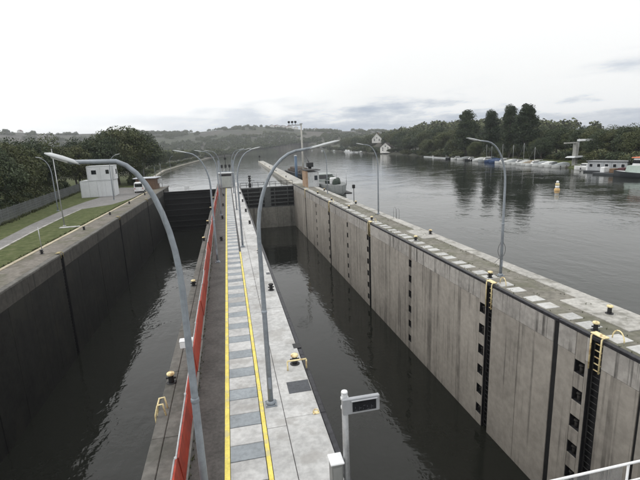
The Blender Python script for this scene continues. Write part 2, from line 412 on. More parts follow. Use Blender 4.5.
# ------------------------------------------------------------------ lock walls
def face_panels(parent, face, sgn, y0, y1, slots, mlow, mup, step=2.45, zb=-12.0, zsplit=-1.26):
    """concrete panels with open joints; sgn +1: wall body lies towards +X. slots: (y centre, width, kind)"""
    cuts = sorted(slots); y = y0; segs = []
    for yc, wd, kind in cuts:
        segs.append((y, yc-wd/2)); y = yc+wd/2
    segs.append((y, y1))
    def xr(d0, d1, j=0.0):
        a, b = face+sgn*(d0+j), face+sgn*d1
        return (min(a, b), max(a, b))
    for a, b in segs:
        n = max(1, round((b-a)/step)); L = (b-a)/n
        for k in range(n):
            p, q = a+k*L+.009, a+(k+1)*L-.009
            x0, x1 = xr(0, .5, random.uniform(-.004, .006))
            MB().cbox(x0, x1, p, q, zb, zsplit-.008, .012).build('concrete_panel', mlow, parent)
            x0, x1 = xr(-.012, .5, random.uniform(-.004, .004))
            MB().cbox(x0, x1, p, q, zsplit+.008, -.16, .012).build('upper_panel', mup, parent)
    for yc, wd, kind in cuts:
        if kind == 'groove':
            x0, x1 = xr(.04, .49)
            MB().box(x0, x1, yc-wd/2+.002, yc+wd/2-.002, zb, -.165).build('groove_shade_fill', mat('groove_shade_black', (.009, .009, .010), .8, var=.3), parent)  # added black insert: the groove's shade painted as a solid fill
        if kind == 'ladder':
            x0, x1 = xr(.30, .49)
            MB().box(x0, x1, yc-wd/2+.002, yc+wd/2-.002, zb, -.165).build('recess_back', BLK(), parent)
            x0, x1 = xr(.012, .3)
            for s_ in (-1, 1):
                ys_ = sorted((yc+s_*(wd/2-.002), yc+s_*(wd/2-.028)))
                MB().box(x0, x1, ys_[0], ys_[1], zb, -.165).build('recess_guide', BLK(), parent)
        if kind == 'niche':
            zs = [-1.45-1.36*k for k in range(6)]; x0, x1 = xr(0, .5); top = -.16
            for i, zn in enumerate(zs+[None]):
                bot = zb if zn is None else zn
                MB().cbox(x0, x1, yc-wd/2+.004, yc+wd/2-.004, bot, top, .012).build('concrete_panel', mlow, parent)
                if zn is None: break
                top = zn-.62
                xa = face+sgn*.2
                x2, x3 = xr(.015, .49); hw_ = wd/2
                MB().box(x2, x3, yc-hw_, yc-hw_+.03, top, zn).box(x2, x3, yc+hw_-.03, yc+hw_, top, zn).box(x2, x3, yc-hw_+.03, yc+hw_-.03, top-.002, top+.012).build('niche_shade_plates', BLK(), parent)  # added black plates paint the shade inside the niche
                MB().tube([(xa, yc+.05, top-.03), (xa, yc+.05, zn-.30)], .085, 10).lathe([(.13, 0), (.13, .06), (.05, .09)], 10, (xa, yc+.05, zn-.3)).build('mooring_pin', mat('rusty_pin', (.03, .028, .026), .7, metal=.3), parent)

deckmat = mat('mossy_wall_top', (.19, .18, .155), .95, var=.3, scale=3, bump=.5, patch=(.11, .10, .08), patchamt=.7, moss=(.10, .105, .065), mossamt=.5)
# --- right wall
rw = thing('lock_wall', 'long narrow concrete lock wall between the right chamber and the river', 'lock wall')
lad_r = [13.85, 21.45, 43.55, 62.4, 82.9]
slots = [(y, .62, 'ladder') for y in lad_r] + [(y, .56, 'niche') for y in (14.62, 22.1, 32.8, 44.2, 52.5, 63.1, 72.5)] + [(16.1, .30, 'groove'), (11.75, .1, 'groove'), (37.6, .06, 'groove'), (58.0, .06, 'groove'), (88.0, .08, 'groove')]
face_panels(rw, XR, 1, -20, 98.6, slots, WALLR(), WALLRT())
MB().box(XR+.5, XR2, -20, 99, -13, -.13).build('wall_core', mat('wall_core_dark', (.014, .013, .012), .9), rw)  # near-black core colour holds the shade seen in niches and grooves
MB().box(XR+.195, XR2-.02, -20, 99, -.128, -.03).build('wall_top_paving', deckmat, rw)
yy = -20.0
while yy < 99:                                       # steel nosing lengths
    L = 6.0
    MB().cbox(XR-.03, XR+.19, yy+.006, min(yy+L, 99)-.006, -.16, .005, .02).build('edge_nosing', NOSE(), rw); yy += L
slab = MB().cbox(-.40, .40, -.36, .36, -.05, .0, .012).mesh('paving_slab')
slab.materials.append(mat('pale_paving_slab', (.46, .46, .45), .85, var=.15, scale=5, objvar=.10, bump=.2, patch=(.34, .32, .28), patchamt=.5))
y = 5.0
while y < 87:
    for dy in (0, 1.05):
        link('paving_slab', slab, None, rw, (15.18+random.uniform(-.05, .05), y+dy, -.012+random.uniform(0, .01)), random.uniform(-.02, .02))
    y += 2.52
y = -20.0
while y < 98:                                        # pale coping slabs along the river
    wd = 1.85 if (13.6 < y < 16.7 or 33 < y < 36.8 or 57 < y < 60) else .82
    MB().cbox(XR2-wd, XR2+.06, y+.01, y+1.99, -.35, .02+random.uniform(-.006, .006), .015).build('coping_slab', CONC2(), rw); y += 2.0

# --- left wall
lw = thing('lock_wall', 'black weathered concrete lock wall along the grassy left bank', 'lock wall')
slots = [(40.4, .62, 'ladder'), (61.7, .62, 'ladder'), (83.0, .62, 'ladder'), (27.0, .12, 'groove'), (51.0, .1, 'groove'), (72, .1, 'groove')]
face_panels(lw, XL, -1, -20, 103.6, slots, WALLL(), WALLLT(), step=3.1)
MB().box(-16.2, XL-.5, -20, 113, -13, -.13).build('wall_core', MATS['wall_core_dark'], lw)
MB().box(-16.2, XL+0.0, 105, 113, -13, -.13).build('wall_end', WALLLT(), lw)
y = -20.0
while y < 113:
    MB().cbox(XL-.42, XL+.03, y+.008, y+2.992, -.16, .012+random.uniform(-.004, .004), .03).build('coping_slab', DARKC(), lw); y += 3.0
MB().box(-17.42, XL-.425, -20, 113, -.128, .004).build('wall_top_paving', mat('worn_paving', (.17, .155, .135), .95, var=.3, scale=3, bump=.4, patch=(.10, .09, .07), patchamt=.7, moss=(.08, .085, .045), mossamt=.5), lw)

# --- middle pier
mp_ = thing('lock_pier', 'long concrete pier between the two lock chambers with yellow lines', 'pier')
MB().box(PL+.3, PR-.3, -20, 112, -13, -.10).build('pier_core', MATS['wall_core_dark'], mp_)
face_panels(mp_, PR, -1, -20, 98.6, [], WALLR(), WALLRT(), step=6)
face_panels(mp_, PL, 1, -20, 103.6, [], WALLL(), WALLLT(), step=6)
MB().lathe([(2.6, -13), (2.6, -.02)], 28, (-.22, 112, 0)).build('pier_head', CONC2(), mp_)
y = -20.0
while y < 112:
    L = 4.0
    MB().cbox(PL-.02, PL+.34, y+.008, y+L-.008, -.16, .0+random.uniform(-.004, .003), .02).build('edge_nosing', DARKC(), mp_)
    MB().cbox(PL+.355, -1.86, y+.01, y+L-.01, -.1, -.012+random.uniform(-.004, .004), .01).build('ledge_slab', DARKC(), mp_)
    MB().cbox(PR-.16, PR+.02, y+.008, y+L-.008, -.16, -.03, .02).build('edge_nosing', NOSE(), mp_)
    y += L
MB().box(-1.855, -.62, -20, 112, -.1, -.006).build('asphalt_strip', ASPH(), mp_)
MB().box(-.598, .36, -20, 112, -.1, -.03).build('duct_bed', DARKC(), mp_)
MB().cbox(-.74, -.60, -20, 98, -.05, .002, .004).build('yellow_line', YEL(), mp_)
MB().cbox(.375, .495, -20, 35.2, -.05, .002, .004).build('yellow_line', YEL(), mp_)
MB().cbox(.38, .49, 35.3, 98, -.08, -.055, .004).build('cable_slot', BLK(), mp_)
pl_a = MB().cbox(-.47, .47, -.315, .315, -.05, 0, .008).mesh('cover_plate'); pl_a.materials.append(PLATE())
pl_b = MB().cbox(-.47, .47, -.41, .41, -.05, 0, .008).mesh('duct_cover'); pl_b.materials.append(CONC())
y = -5.95+1.5
while y < 97.5:
    link('cover_plate', pl_a, None, mp_, (-.115, y+.2, -.008+random.uniform(-.003, .004)), random.uniform(-.006, .006))
    link('duct_cover', pl_b, None, mp_, (-.115, y+.95, -.008+random.uniform(-.003, .004)), random.uniform(-.006, .006))
    y += 1.5
y = -18.4
while y < 111:
    L = random.choice((4.4, 5.2, 4.8)); a, b = y+.009, min(y+L, 112)-.009
    MB().cbox(.512, 1.10, a, b, -.1, random.uniform(-.008, .0), .008).build('concrete_slab', CONC(), mp_)
    off = .35
    MB().cbox(1.118, PR-.175, a+off, b+off, -.1, random.uniform(-.006, .002), .008).build('concrete_slab', CONC(), mp_)
    y += L
MB().cbox(1.42, 2.2, 13.28, 14.02, -.01, .012, .006).build('hatch_plate', mat('dark_hatch', (.07, .075, .085), .5, metal=.3, var=.2, scale=12), mp_)
MB().cbox(2.08, 2.41, 16.6, 17.05, -.02, .006, .006).build('ladder_notch', BLK(), mp_)
MB().cbox(1.95, 2.2, 27.8, 28.3, -.01, .010, .006).build('hatch_plate', MATS['dark_hatch'], mp_)

# ------------------------------------------------------------------ ladders
def ladder(label, y, face, sgn, near, dark):
    t = thing('wall_ladder', label, 'ladder', (face, y, 0), 0, 'steel ladders let into the lock walls')
    x = sgn*.16; mt = BLK() if dark else mat('ladder_steel', (.05, .05, .05), .5, metal=.4, var=.3)
    for s in (-1, 1):
        MB().cbox(x-.035, x+.035, s*.22-.02, s*.22+.02, -11.5, -.05, .008).build('stile', mt, t)
    zz = [-.35-.3*k for k in range(36)]
    mr = MB().tube([(x, -.2, 0), (x, .2, 0)], .02, 6).mesh('rung'); mr.materials.append(mt)
    myr = MB().tube([(x, -.2, 0), (x, .2, 0)], .028, 6).mesh('rung'); myr.materials.append(CAPY())
    if near:
        for k, q in enumerate(zz): link('rung', myr if (k < 5 and not dark) else mr, None, t, (0, 0, q))
    else:
        r = MB()
        for q in zz: r.tube([(x, -.2, q), (x, .2, q)], .02, 5)
        r.build('rungs', mt, t)
    # yellow head: stiles and a grab arch over the edge
    h = CAPY() if not dark else mat('worn_yellow', (.30, .25, .13), .7, var=.3, scale=12)
    for s in (-1, 1):
        MB().tube([(x-sgn*.2, s*.26, -.35 if dark else -1.5), (x-sgn*.2, s*.26, .02), (x-sgn*.12, s*.26, .10), (x+sgn*.1, s*.26, .12)], .035, 8).build('yellow_stile', h, t)
    MB().cbox(x-.20, x+.1, -.34, .34, .09, .145, .02).build('yellow_step', h, t)
    if dark: return t
    b = MB(); pts = []
    for k in range(11):
        a = PI*k/10; pts.append((sgn*.55, -.45+.28*math.cos(a), .03+.42*math.sin(a)))
    b.tube(pts, .026, 8).build('grab_hoop', h, t)
    return t
nm = ['nearest', 'second', 'third', 'fourth', 'farthest']
for i, y in enumerate(lad_r):
    ladder(f'yellow topped steel ladder, {nm[i]} of those on the right chamber wall', y, XR, 1, i < 2, False)
for i, y in enumerate((40.4, 61.7, 83.0)):
    ladder(f'black ladder with worn yellow step, {["nearest","middle","farthest"][i]} of three on the dark left wall', y, XL, -1, False, True)

# ------------------------------------------------------------------ lamp posts
def lamp_post(label, base, side, rx=1.4, reach=2.6, hi=8.42, ll=.92, group='tall curved lamp posts of the lock'):
    t = thing('lamp_post', label, 'lamp post', base, 0, group)
    MB().cbox(-.19, .19, -.19, .19, .0, .025, .006).lathe([(.15, .02), (.15, .1), (.11, .14)], 12).build('base_plate', POLE(), t)
    pts = [(0, 0, .05), (0, 0, 3.2), (0, 0, 5.6)]; rad = [.088, .076, .064]
    rz_ = 2.55
    for k in range(1, 10):
        a = PI/2*k/9*.93; pts.append((side*rx*(1-math.cos(a)), 0, 5.6+rz_*math.sin(a))); rad.append(.062-.02*k/9)
    pts.append((side*(reach-ll+.15), 0, hi-.20)); rad.append(.038)
    MB().tube(pts, rad, 12).build('pole', POLE(), t)
    a, b = side*(reach-ll), side*reach
    secs = [(0, .04, .04), (.12, .06, .05), (.45, .10, .058), (.78, .095, .05), (.92, .04, .02)]
    vs = []; fs = []
    for s, wd, hh in secs:
        x = a+(b-a)*s/.92; zc_ = hi-.24+.2*s/.92
        for k in range(10):
            q = 2*PI*k/10; vs.append((x, wd*math.cos(q), zc_+hh*(math.sin(q) if math.sin(q) > 0 else .45*math.sin(q))))
    for i in range(len(secs)-1):
        for k in range(10): fs.append((i*10+k, i*10+(k+1) % 10, (i+1)*10+(k+1) % 10, (i+1)*10+k))
    fs += [tuple(range(10)), tuple(range(40, 50))[::-1]]
    L = MB().add(vs, fs, True).build('luminaire', mat('pale_luminaire', (.5, .52, .53), .45, var=.06), t)
    lv = []
    for s in (.3, .75):
        x = a+(b-a)*s/.92; zc_ = hi-.24+.2*s/.92-.008
        lv += [(x, -.07, zc_), (x, .07, zc_), (x, .05, zc_-.034), (x, -.05, zc_-.034)]
    MB().add(lv, [(0, 1, 2, 3), (7, 6, 5, 4), (0, 4, 5, 1), (1, 5, 6, 2), (2, 6, 7, 3), (3, 7, 4, 0)]).build('lens', mat('lamp_lens', (.55, .56, .55), .2, var=.03), L)
    MB().cbox(-.045, .045, -.098, -.06, .6, 1.0, .008).build('service_door', mat('service_door_grey', (.22, .245, .28), .5, var=.15), t)
    MB().lathe([(.080, 3.18), (.088, 3.2), (.088, 3.26), (.078, 3.29)], 12).build('collar', POLE(), t)
    for bx_ in (-.145, .145):
        for by_ in (-.145, .145): MB().lathe([(.025, .02), (.025, .055), (.012, .07)], 6, (bx_, by_, 0)).build('anchor_bolt', GALV(), t)
    return t
lamp_post('grey curved lamp post closest to camera, arm to the left over left chamber', (-1.06, 8.4, -.005), -1, rx=.98, reach=2.0, hi=8.36, ll=.52)
lamp_post('grey curved lamp post on pale pier slab beside the yellow line, arm to the right', (.75, 12.85, 0), 1)
lamp_post('second left-armed lamp post on the asphalt beside the red barrier', (-1.32, 32.4, -.005), -1, reach=2.35)
lamp_post('second right-armed lamp post on the pier, beyond the one on the pale slab', (.72, 36.9, 0), 1, reach=2.1)
lamp_post('third left-armed lamp post on the pier, near the pier head', (-1.32, 57.0, -.005), -1)
lamp_post('third right-armed lamp post on the pier, near the pier head', (.78, 61.0, 0), 1)
lamp_post('fourth left-armed lamp post on the pier, just before the gate house', (-1.32, 81.5, -.005), -1)
lamp_post('fourth right-armed lamp post on the pier, just before the gate house', (.8, 85.2, 0), 1)
lamp_post('nearest lamp post on the right wall, beside the second ladder, arm over chamber', (15.95, 22.7, -.03), -1)
lamp_post('middle lamp post on the right wall, standing on the river side coping', (17.25, 48.6, .01), -1)
lamp_post('farthest lamp post on the right wall, near the small hut', (17.0, 74.5, -.03), -1)
lamp_post('lamp post on the left bank lawn behind the path, by the wire fence', (-26.5, 74, 0), -1, reach=1.9)
lamp_post('slim lamp post in front of the white stacked containers', (-21.1, 86, 0), 1, reach=2.1)
for i, px in enumerate((142, 153.5, 159.5, 169.5)):
    p = GX(px, 160, -24.5 - i*1.4)
    lamp_post(f'{ORD[i]} of the lamp posts along the left river bank upstream of the lock'.replace('nearest of', 'nearest of'), (p.x, p.y, tz(p.x, p.y)), 1 if i % 2 else -1, reach=2.0)

# plain pole with small bracket on lawn
t = thing('flag_pole', 'tall thin pale bare pole on the left lawn between kerb and path', 'pole', (-20.0, 57, 0))
MB().tube([(0, 0, 0), (0, 0, 9.1)], [.075, .04], 8).build('pole', GALV(), t); MB().lathe([(.2, 0), (.2, .08), (.08, .12)], 10).build('foot', CONC(), t)
MB().lathe([(.06, 9.1), (.07, 9.16), (.02, 9.22)], 8).build('finial', GALV(), t)

# ------------------------------------------------------------------ bollards
def make_bollard(label, loc, capm):
    t = thing('bollard', label, 'bollard', loc, 0, 'mooring bollards along the lock edges')
    MB().lathe([(.27, 0), (.27, .03), (.2, .05)], 16).build('flange', BLK(), t)
    MB().lathe([(.155, .02), (.145, .12), (.14, .34), (.16, .40)], 16).tube([(-.26, 0, .25), (.26, 0, .25)], .05, 8).build('post', BLK(), t)
    MB().lathe([(.17, .395), (.21, .42), (.215, .48), (.18, .52), (.05, .535)], 16).build('cap', capm, t)
    return t
b0 = {}
def bollard(label, x, y, z=0.0):
    kk = 'black' if label.startswith('black') else 'cap'
    if kk not in b0:
        b0[kk] = make_bollard(label, (x, y, z), CAPY() if kk == 'cap' else BLK()); b0[kk].scale = (.7, .7, .78); return b0[kk]
    sc_ = .68*random.uniform(.94, 1.06)
    return dup(b0[kk], (x, y, z), random.uniform(-.6, .6), label, (sc_, sc_, sc_*random.uniform(1.08, 1.22)))
for i, y in enumerate((15.3, 24.5, 34.2, 48.5, 58.3, 70, 83)):
    bollard(f'{"black" if i in (1, 3, 4, 5, 6) else "yellow capped"} bollard, {ORD[i]} along the pale right edge of the pier', 1.93, y)
for i, y in enumerate((15.2, 27, 41, 50.7, 62.8, 77)):
    bollard(f'yellow capped black bollard, {ORD[i]} on the narrow ledge left of the red barrier', -2.62-.003*y, y, -.01)
for i, y in enumerate((40.4, 53.6, 66.4, 81.3)):
    bollard(f'black mooring bollard, {ORD[i]} of the row standing on the pier asphalt', -1.12, y, -.005)
for i, (x, y) in enumerate(((14.98, 14.55), (15.1, 22.5), (15.3, 33.7), (15.25, 45.2), (15.4, 55), (15.3, 64.5), (15.3, 75))):
    bollard(f'yellow capped bollard, {ORD[i]} along the chamber edge of the right wall', x, y, -.03)
for i, (x, y) in enumerate(((16.95, 15.8), (17.55, 35.5), (17.4, 58.5), (17.4, 79))):
    bollard(f'yellow capped bollard, {ORD[i]} along the river edge of the right wall', x, y, .02)
for i, (x, y) in enumerate(((-16.55, 41), (-16.6, 52.9), (-16.7, 64.8), (-16.75, 77.7), (-16.8, 92.5))):
    bollard(f'black bollard, {ORD[i]} along the paved left wall beside the pale kerb', x, y, .004)
# yellow guard frame round the nearest pier bollard and hoop on the ledge
t = thing('guard_frame', 'low yellow tubular frame round the nearest pier edge bollard', 'guard frame', (1.95, 14.85, 0))
for s in (-1, 1):
    MB().tube([(s*.36, 0, 0), (s*.36, 0, .36)], .03, 8).build('leg', CAPY(), t)
MB().tube([(-.36, 0, .38), (.36, 0, .38)], .034, 8).build('top_bar', CAPY(), t)
t = thing('ladder_hoop', 'bent yellow ladder hoop at the left edge of the pier ledge', 'ladder hoop', (-2.80, 13.35, -.01))
for s in (-1, 1):
    MB().tube([(-.12, s*.2, -1.0), (-.12, s*.2, .05), (-.02, s*.2, .40), (.14, s*.2, .42), (.2, s*.2, .0)], .03, 8).build('hoop', CAPY(), t)
MB().tube([(-.02, -.2, .40), (-.02, .2, .40)], .025, 8).build('cross_bar', CAPY(), t)

p = G(316, 413)
t = thing('mooring_eye', 'small worn yellow mooring eye set in the pale pier slab', 'mooring eye', (p.x, p.y, .0))
MB().cbox(-.1, .1, -.07, .07, .0, .035, .01).build('plate', CAPY(), t)
MB().tube([(.085*math.cos(a), 0, .04+.1*math.sin(a)) for a in [PI*k/8 for k in range(9)]], .02, 8).build('ring', CAPY(), t)
# ------------------------------------------------------------------ red barrier
bar = thing('red_barrier', 'long red panelled barrier running along the left side of the pier', 'barrier')
y = 4.0; L = 2.9; k = 0
def bx(y): return -1.70 - .0085*(y-10) if y < 60 else -2.125
while y < 97:
    y1 = y+L; xa, xb = bx(y), bx(y1); hgt = .90+random.uniform(-.02, .02); lean = .10+random.uniform(-.03, .03)
    j = random.uniform(-.03, .03)
    vs = []
    for yy_, x in ((y+.004, xa+j), (y1-.004, xb+j)):
        vs += [(x, yy_, .10), (x-.045, yy_, .10), (x-.045-lean, yy_, hgt), (x-lean, yy_, hgt)]
    MB().add(vs, [(0, 4, 7, 3), (3, 7, 6, 2), (2, 6, 5, 1), (1, 5, 4, 0), (0, 3, 2, 1), (4, 5, 6, 7)]).build('red_panel', RED(), bar)
    MB().tube([(xa-.08, y, -.01), (xa-.08-lean*1.02, y, hgt+.03)], .035, 8).build('post', GALV(), bar)
    MB().tube([(xa-lean-.075, y, hgt-.03), (xb-lean-.075, y1, hgt-.03)], .028, 8).build('top_rail', GALV(), bar)
    MB().cbox(xa-.05, xa+.035, y+.04, y1-.04, -.008, .085, .01).build('sill_board', mat('sill_board_grey', (.2, .19, .18), .8, var=.2), bar)
    MB().cbox(xa-.22, xa-.06, y-.1, y+.1, -.01, .04, .01).build('foot', GALV(), bar)
    y = y1
t = thing('lifebuoy_case', 'small white case hung on the red barrier above the nearest ledge bollard', 'case', (-1.95, 15.9, 1.0))
MB().cbox(-.36, .1, -.14, .14, 0, .26, .03).build('case', WHT(), t); MB().cbox(-.375, .115, -.155, .155, .262, .31, .015).build('lid', WHT(), t)
MB().tube([(-.1, 0, -1.0), (-.1, 0, 0)], .03, 8).build('stand', GALV(), t)

# ------------------------------------------------------------------ foreground sign and box
t = thing('display_sign', 'grey post carrying a small dark electronic display over the right chamber', 'display sign', (2.18, 8.6, 0))
MB().tube([(0, 0, 0), (0, 0, 2.72)], .075, 14).lathe([(.16, 0), (.16, .03), (.09, .06)], 14).build('post', GALV(), t)
MB().lathe([(.08, 2.72), (.07, 2.76), (.02, 2.77)], 14).build('post_cap', WHT(), t)
b = MB().cbox(-.10, .78, -.20, -.10, 2.27, 2.66, .015).build('board', mat('sign_grey', (.36, .37, .39), .45, metal=.3, var=.08), t)
MB().cbox(.13, .69, -.212, -.198, 2.33, 2.58, .004).build('screen', mat('display_screen', (.01, .011, .014), .25, var=.2), b)
MB().cbox(.10, .72, -.25, -.203, 2.60, 2.62, .008).build('visor', MATS['sign_grey'], b)
for z_ in (2.32, 2.55):
    MB().lathe([(.088, 0), (.094, .02), (.094, .05), (.088, .07)], 14, (0, 0, z_)).build('clamp', WHT(), t)
seg = MB()
for i in range(5):
    x = .19+i*.095
    for a, b_ in ((0, .05), (.05, .1)):
        if (i+int(a*20)) % 3: seg.box(x, x+.004, -.2145, -.2125, 2.36+a, 2.36+b_-.006)
    seg.box(x, x+.05, -.2145, -.2125, 2.36+.05*(i % 3), 2.364+.05*(i % 3)) 
seg.build('digit_segments', mat('digit_grey', (.16, .17, .2), .5), b)
t = thing('control_box', 'small grey control box with bright lid at the foot of the display post', 'control box', (1.93, 8.62, 0))
MB().cbox(-.14, .13, -.16, .16, .02, .98, .012).build('cabinet', mat('box_grey', (.16, .165, .16), .5, var=.1), t)
MB().cbox(-.17, .16, -.2, .19, .985, 1.03, .012).build('lid', WHT(), t)
MB().cbox(-.11, .10, -.17, -.158, .1, .9, .006).build('door', mat('box_door_grey', (.2, .205, .2), .5, var=.1), t)
MB().cbox(-.18, .17, -.2, .2, 0, .02, .004).build('plinth', CONC(), t)
# footbridge rail on the lower gate, lower right corner of the photograph
t = thing('bridge_railing', 'white tubular railing of the lower gate footbridge in the bottom right corner', 'railing', (0, 6.7, 0))
MB().box(PR+.03, XR-.05, -1.2, .05, -.3, -.02).build('deck', GALV(), t)
MB().tube([(PR+.1, 0, 1.07), (XR-.1, 0, 1.13)], .028, 10).build('top_rail', WHT(), t)
MB().tube([(PR+.1, 0, .60), (XR-.1, 0, .66)], .02, 10).build('middle_rail', WHT(), t)
for i in range(7):
    x = 3.1+i*1.68
    MB().tube([(x, 0, -.02), (x, 0, 1.08)], .025, 8).build('post', WHT(), t)
me_ = MB()
for i in range(46):
    x = 6.45+i*.034
    me_.box(x, x+.006, -.004, .004, .1, 1.05)
me_.build('mesh_infill', GALV(), t)

# ------------------------------------------------------------------ gates
DKG = mat('gate_dark_steel', (.028, .028, .03), .6, metal=.2, var=.3, scale=3, streak=.5)
GRG = mat('gate_grey_steel', (.085, .09, .09), .6, metal=.2, var=.25, scale=3, streak=.6)
def railing(parent, x0, x1, y, z0, n, mt, h=1.05):
    r = bpy.data.objects.new('railing', None); COL.objects.link(r); r.parent = parent; r.empty_display_size = .1
    for k in range(n+1):
        x = x0+(x1-x0)*k/n; MB().tube([(x, y, z0), (x, y, z0+h)], .028, 6).build('post', mt, r)
    for q in (.5, 1.0):
        MB().tube([(x0, y, z0+h*q), (x1, y, z0+h*q)], .026, 6).build('rail', mt, r)
g = thing('lock_gate', 'grey ribbed upper gate with footbridge closing the right chamber', 'lock gate')
MB().box(PR-.1, XR+.1, 98.35, 98.7, -4.9, -.35).build('skin_plate', DKG, g)
for k in range(6):
    z_ = -.55-.86*k
    MB().cbox(PR-.05, XR+.05, 97.95, 98.345, z_-.1, z_+.1, .02).build('rib', GRG, g)
for x in (4.0, 6.8, 10.0, 13.0):
    MB().cbox(x-.09, x+.09, 98.02, 98.34, -4.85, -.3, .02).build('stiffener', GRG, g)
MB().cbox(7.6, 9.1, 97.9, 98.0, -4.8, -.4, .02).build('centre_panel', GRG, g)
MB().box(PR-.1, XR+.1, 97.9, 99.1, -.34, -.22).build('walkway', GALV(), g)
railing(g, PR+.1, XR-.1, 97.95, -.22, 9, BLK()); railing(g, PR+.1, XR-.1, 99.05, -.22, 9, BLK())
t = thing('lock_sill', 'pale streaked concrete sill wall below the right chamber gate', 'sill wall')
x = PR-.05
while x < XR-.1:
    q = min(x+2.02, XR+.05); MB().cbox(x+.008, q-.008, 97.85, 99.1, -12.5, -4.95, .015).build('concrete_panel', mat('sill_concrete', (.20, .195, .175), .85, var=.15, scale=2.5, objvar=.07, streak=.55), t); x = q
g = thing('lock_gate', 'black upper gate closing the left chamber', 'lock gate')
BKG = mat('gate_black_steel', (.010, .010, .010), .65, var=.3, scale=3)
MB().box(XL-.3, PL+.1, 104.3, 104.8, -12.5, -.75).build('skin_plate', BKG, g)
for k in range(7):
    z_ = -1.1-1.3*k
    MB().cbox(XL+.02, PL-.02, 103.95, 104.295, z_-.12, z_+.12, .02).build('rib', BKG, g)
MB().box(XL-.3, PL+.1, 103.9, 105.0, -.745, -.62).build('walkway', DKG, g)
t = thing('marker_plate', 'small white marker plate standing on the black left gate', 'marker plate', (-9.6, 104.2, -.62))
MB().cbox(-.55, .55, -.04, .04, .25, 1.1, .02).build('plate', WHT(), t)
for s in (-1, 1): MB().tube([(s*.4, 0.07, 0), (s*.4, 0.07, 1.0)], .03, 6).build('leg', GALV(), t)
# dark signal head on the right gate
t = thing('gate_drive', 'dark upright gate drive with stacked lamps beside the right gate railing', 'gate drive', (4.6, 98.5, -.22))
MB().cbox(-.3, .3, -.3, .3, 0, .9, .03).build('motor_box', BLK(), t); MB().tube([(0, 0, .9), (0, 0, 2.5)], .12, 8).build('column', BLK(), t)
for z_ in (1.3, 1.8, 2.3):
    MB().cbox(-.3, .3, -.28, .1, z_, z_+.36, .05).build('lamp_housing', BLK(), t)
MB().tube([(0, 0, 1.5), (1.1, 0, 1.5)], .05, 6).build('side_arm', BLK(), t)

# pier head gate house
t = thing('gate_house', 'small grey cabin with pale door panel at the far end of the pier', 'gate house', (-.55, 99.4, 0))
MB().cbox(-1.5, 1.5, -.9, 2.2, .0, 3.15, .04).build('wall', mat('cabin_grey', (.38, .39, .40), .6, var=.1, streak=.3), t)
MB().cbox(-1.0, 1.0, -.96, -.905, .12, 2.55, .02).build('door_panel', mat('cabin_door', (.40, .42, .40), .55, var=.08), t)
MB().cbox(-1.2, 1.2, -.98, -.906, 2.62, 3.0, .02).build('louvre', BLK(), t)
MB().cbox(-1.75, 1.75, -1.1, 2.4, 3.155, 3.32, .03).build('roof', GREYP(), t)
t = thing('signal_gantry', 'two tall grey posts with crossbar and dark signal lamps at the pier head', 'signal gantry', (-.4, 101.9, 0))
for s in (-1, 1):
    MB().cbox(s*1.6-.14, s*1.6+.14, -.14, .14, 0, 6.0, .02).build('post', POLE(), t)
MB().cbox(-1.46, 1.46, -.08, .08, 3.3, 3.5, .02).build('cross_bar', POLE(), t)
for x in (-.85, 0, .85):
    MB().cbox(x-.24, x+.24, -.3, -.09, 4.3, 5.0, .05).tube([(x, -.05, 3.4), (x, -.05, 4.4)], .05, 6).build('signal_lamp', BLK(), t)
MB().tube([(0, 0, 3.5), (0, 0, 7.2)], .06, 6).cbox(-.25, .25, -.2, .2, 6.1, 6.6, .05).build('top_signal', BLK(), t)

# ------------------------------------------------------------------ right wall upstream end
jt = thing('guide_wall', 'long low concrete guide wall leading upstream from the right gate', 'guide wall')
A, B = Vector((16.3, 99.3, 0)), Vector((22.5, 300, 0)); d = (B-A).normalized(); nrm = Vector((d.y, -d.x, 0)); n = 34
for k in range(n):
    p, q = A+(B-A)*(k/n)+d*.04, A+(B-A)*((k+1)/n)-d*.04
    W = 1.75
    MB().prism([p-nrm*W, p+nrm*W, q+nrm*W, q-nrm*W], -5, -.28).build('wall_block', CONC2(), jt)
    MB().prism([p-nrm*(W+.08), p-nrm*(W-.5), q-nrm*(W-.5), q-nrm*(W+.08)], -.275, .02).build('coping_slab', mat('pale_coping', (.42, .40, .35), .85, var=.2, scale=2, objvar=.08), jt)
    MB().prism([p-nrm*(W-.52), p+nrm*W, q+nrm*W, q-nrm*(W-.52)], -.275, -.06+random.uniform(-.01, .01)).build('top_slab', CONC2(), jt)
for i, (s, lab) in enumerate(((.12, 'nearest'), (.3, 'second'), (.48, 'third'), (.66, 'fourth'), (.97, 'farthest'))):
    p = A+(B-A)*s-nrm*.9
    if i == 4:
        t = thing('beacon', 'dark beacon at the far tip of the guide wall', 'beacon', (p.x, p.y, -.06))
        MB().tube([(0, 0, 0), (0, 0, 2.6)], .12, 8).build('post', BLK(), t); MB().lathe([(.2, 2.6), (.55, 2.7), (.55, 3.5), (.3, 3.9)], 10).build('lantern', BLK(), t)
    else: bollard(f'black bollard on the upstream guide wall, {lab} beyond the right gate', p.x, p.y, -.06)
HUTW = mat('hut_render', (.52, .53, .54), .8, var=.1, scale=4, streak=.3)
t = thing('lock_hut', 'small flat roofed hut, grey front and tan side, at the end of the right wall', 'hut', (17.0, 90.6, -.03))
MB().box(-.85, 1.5, -1.9, 2.2, 0, 3.05).build('front_wall', HUTW, t)
MB().box(-1.3, -.855, -1.95, 2.25, 0, 3.35).build('tan_side_wall', mat('tan_brick', (.36, .25, .17), .85, var=.2, scale=8), t)
MB().cbox(-1.4, 1.8, -2.2, 2.5, 3.36, 3.52, .03).build('roof', mat('roof_felt', (.05, .05, .052), .9), t)
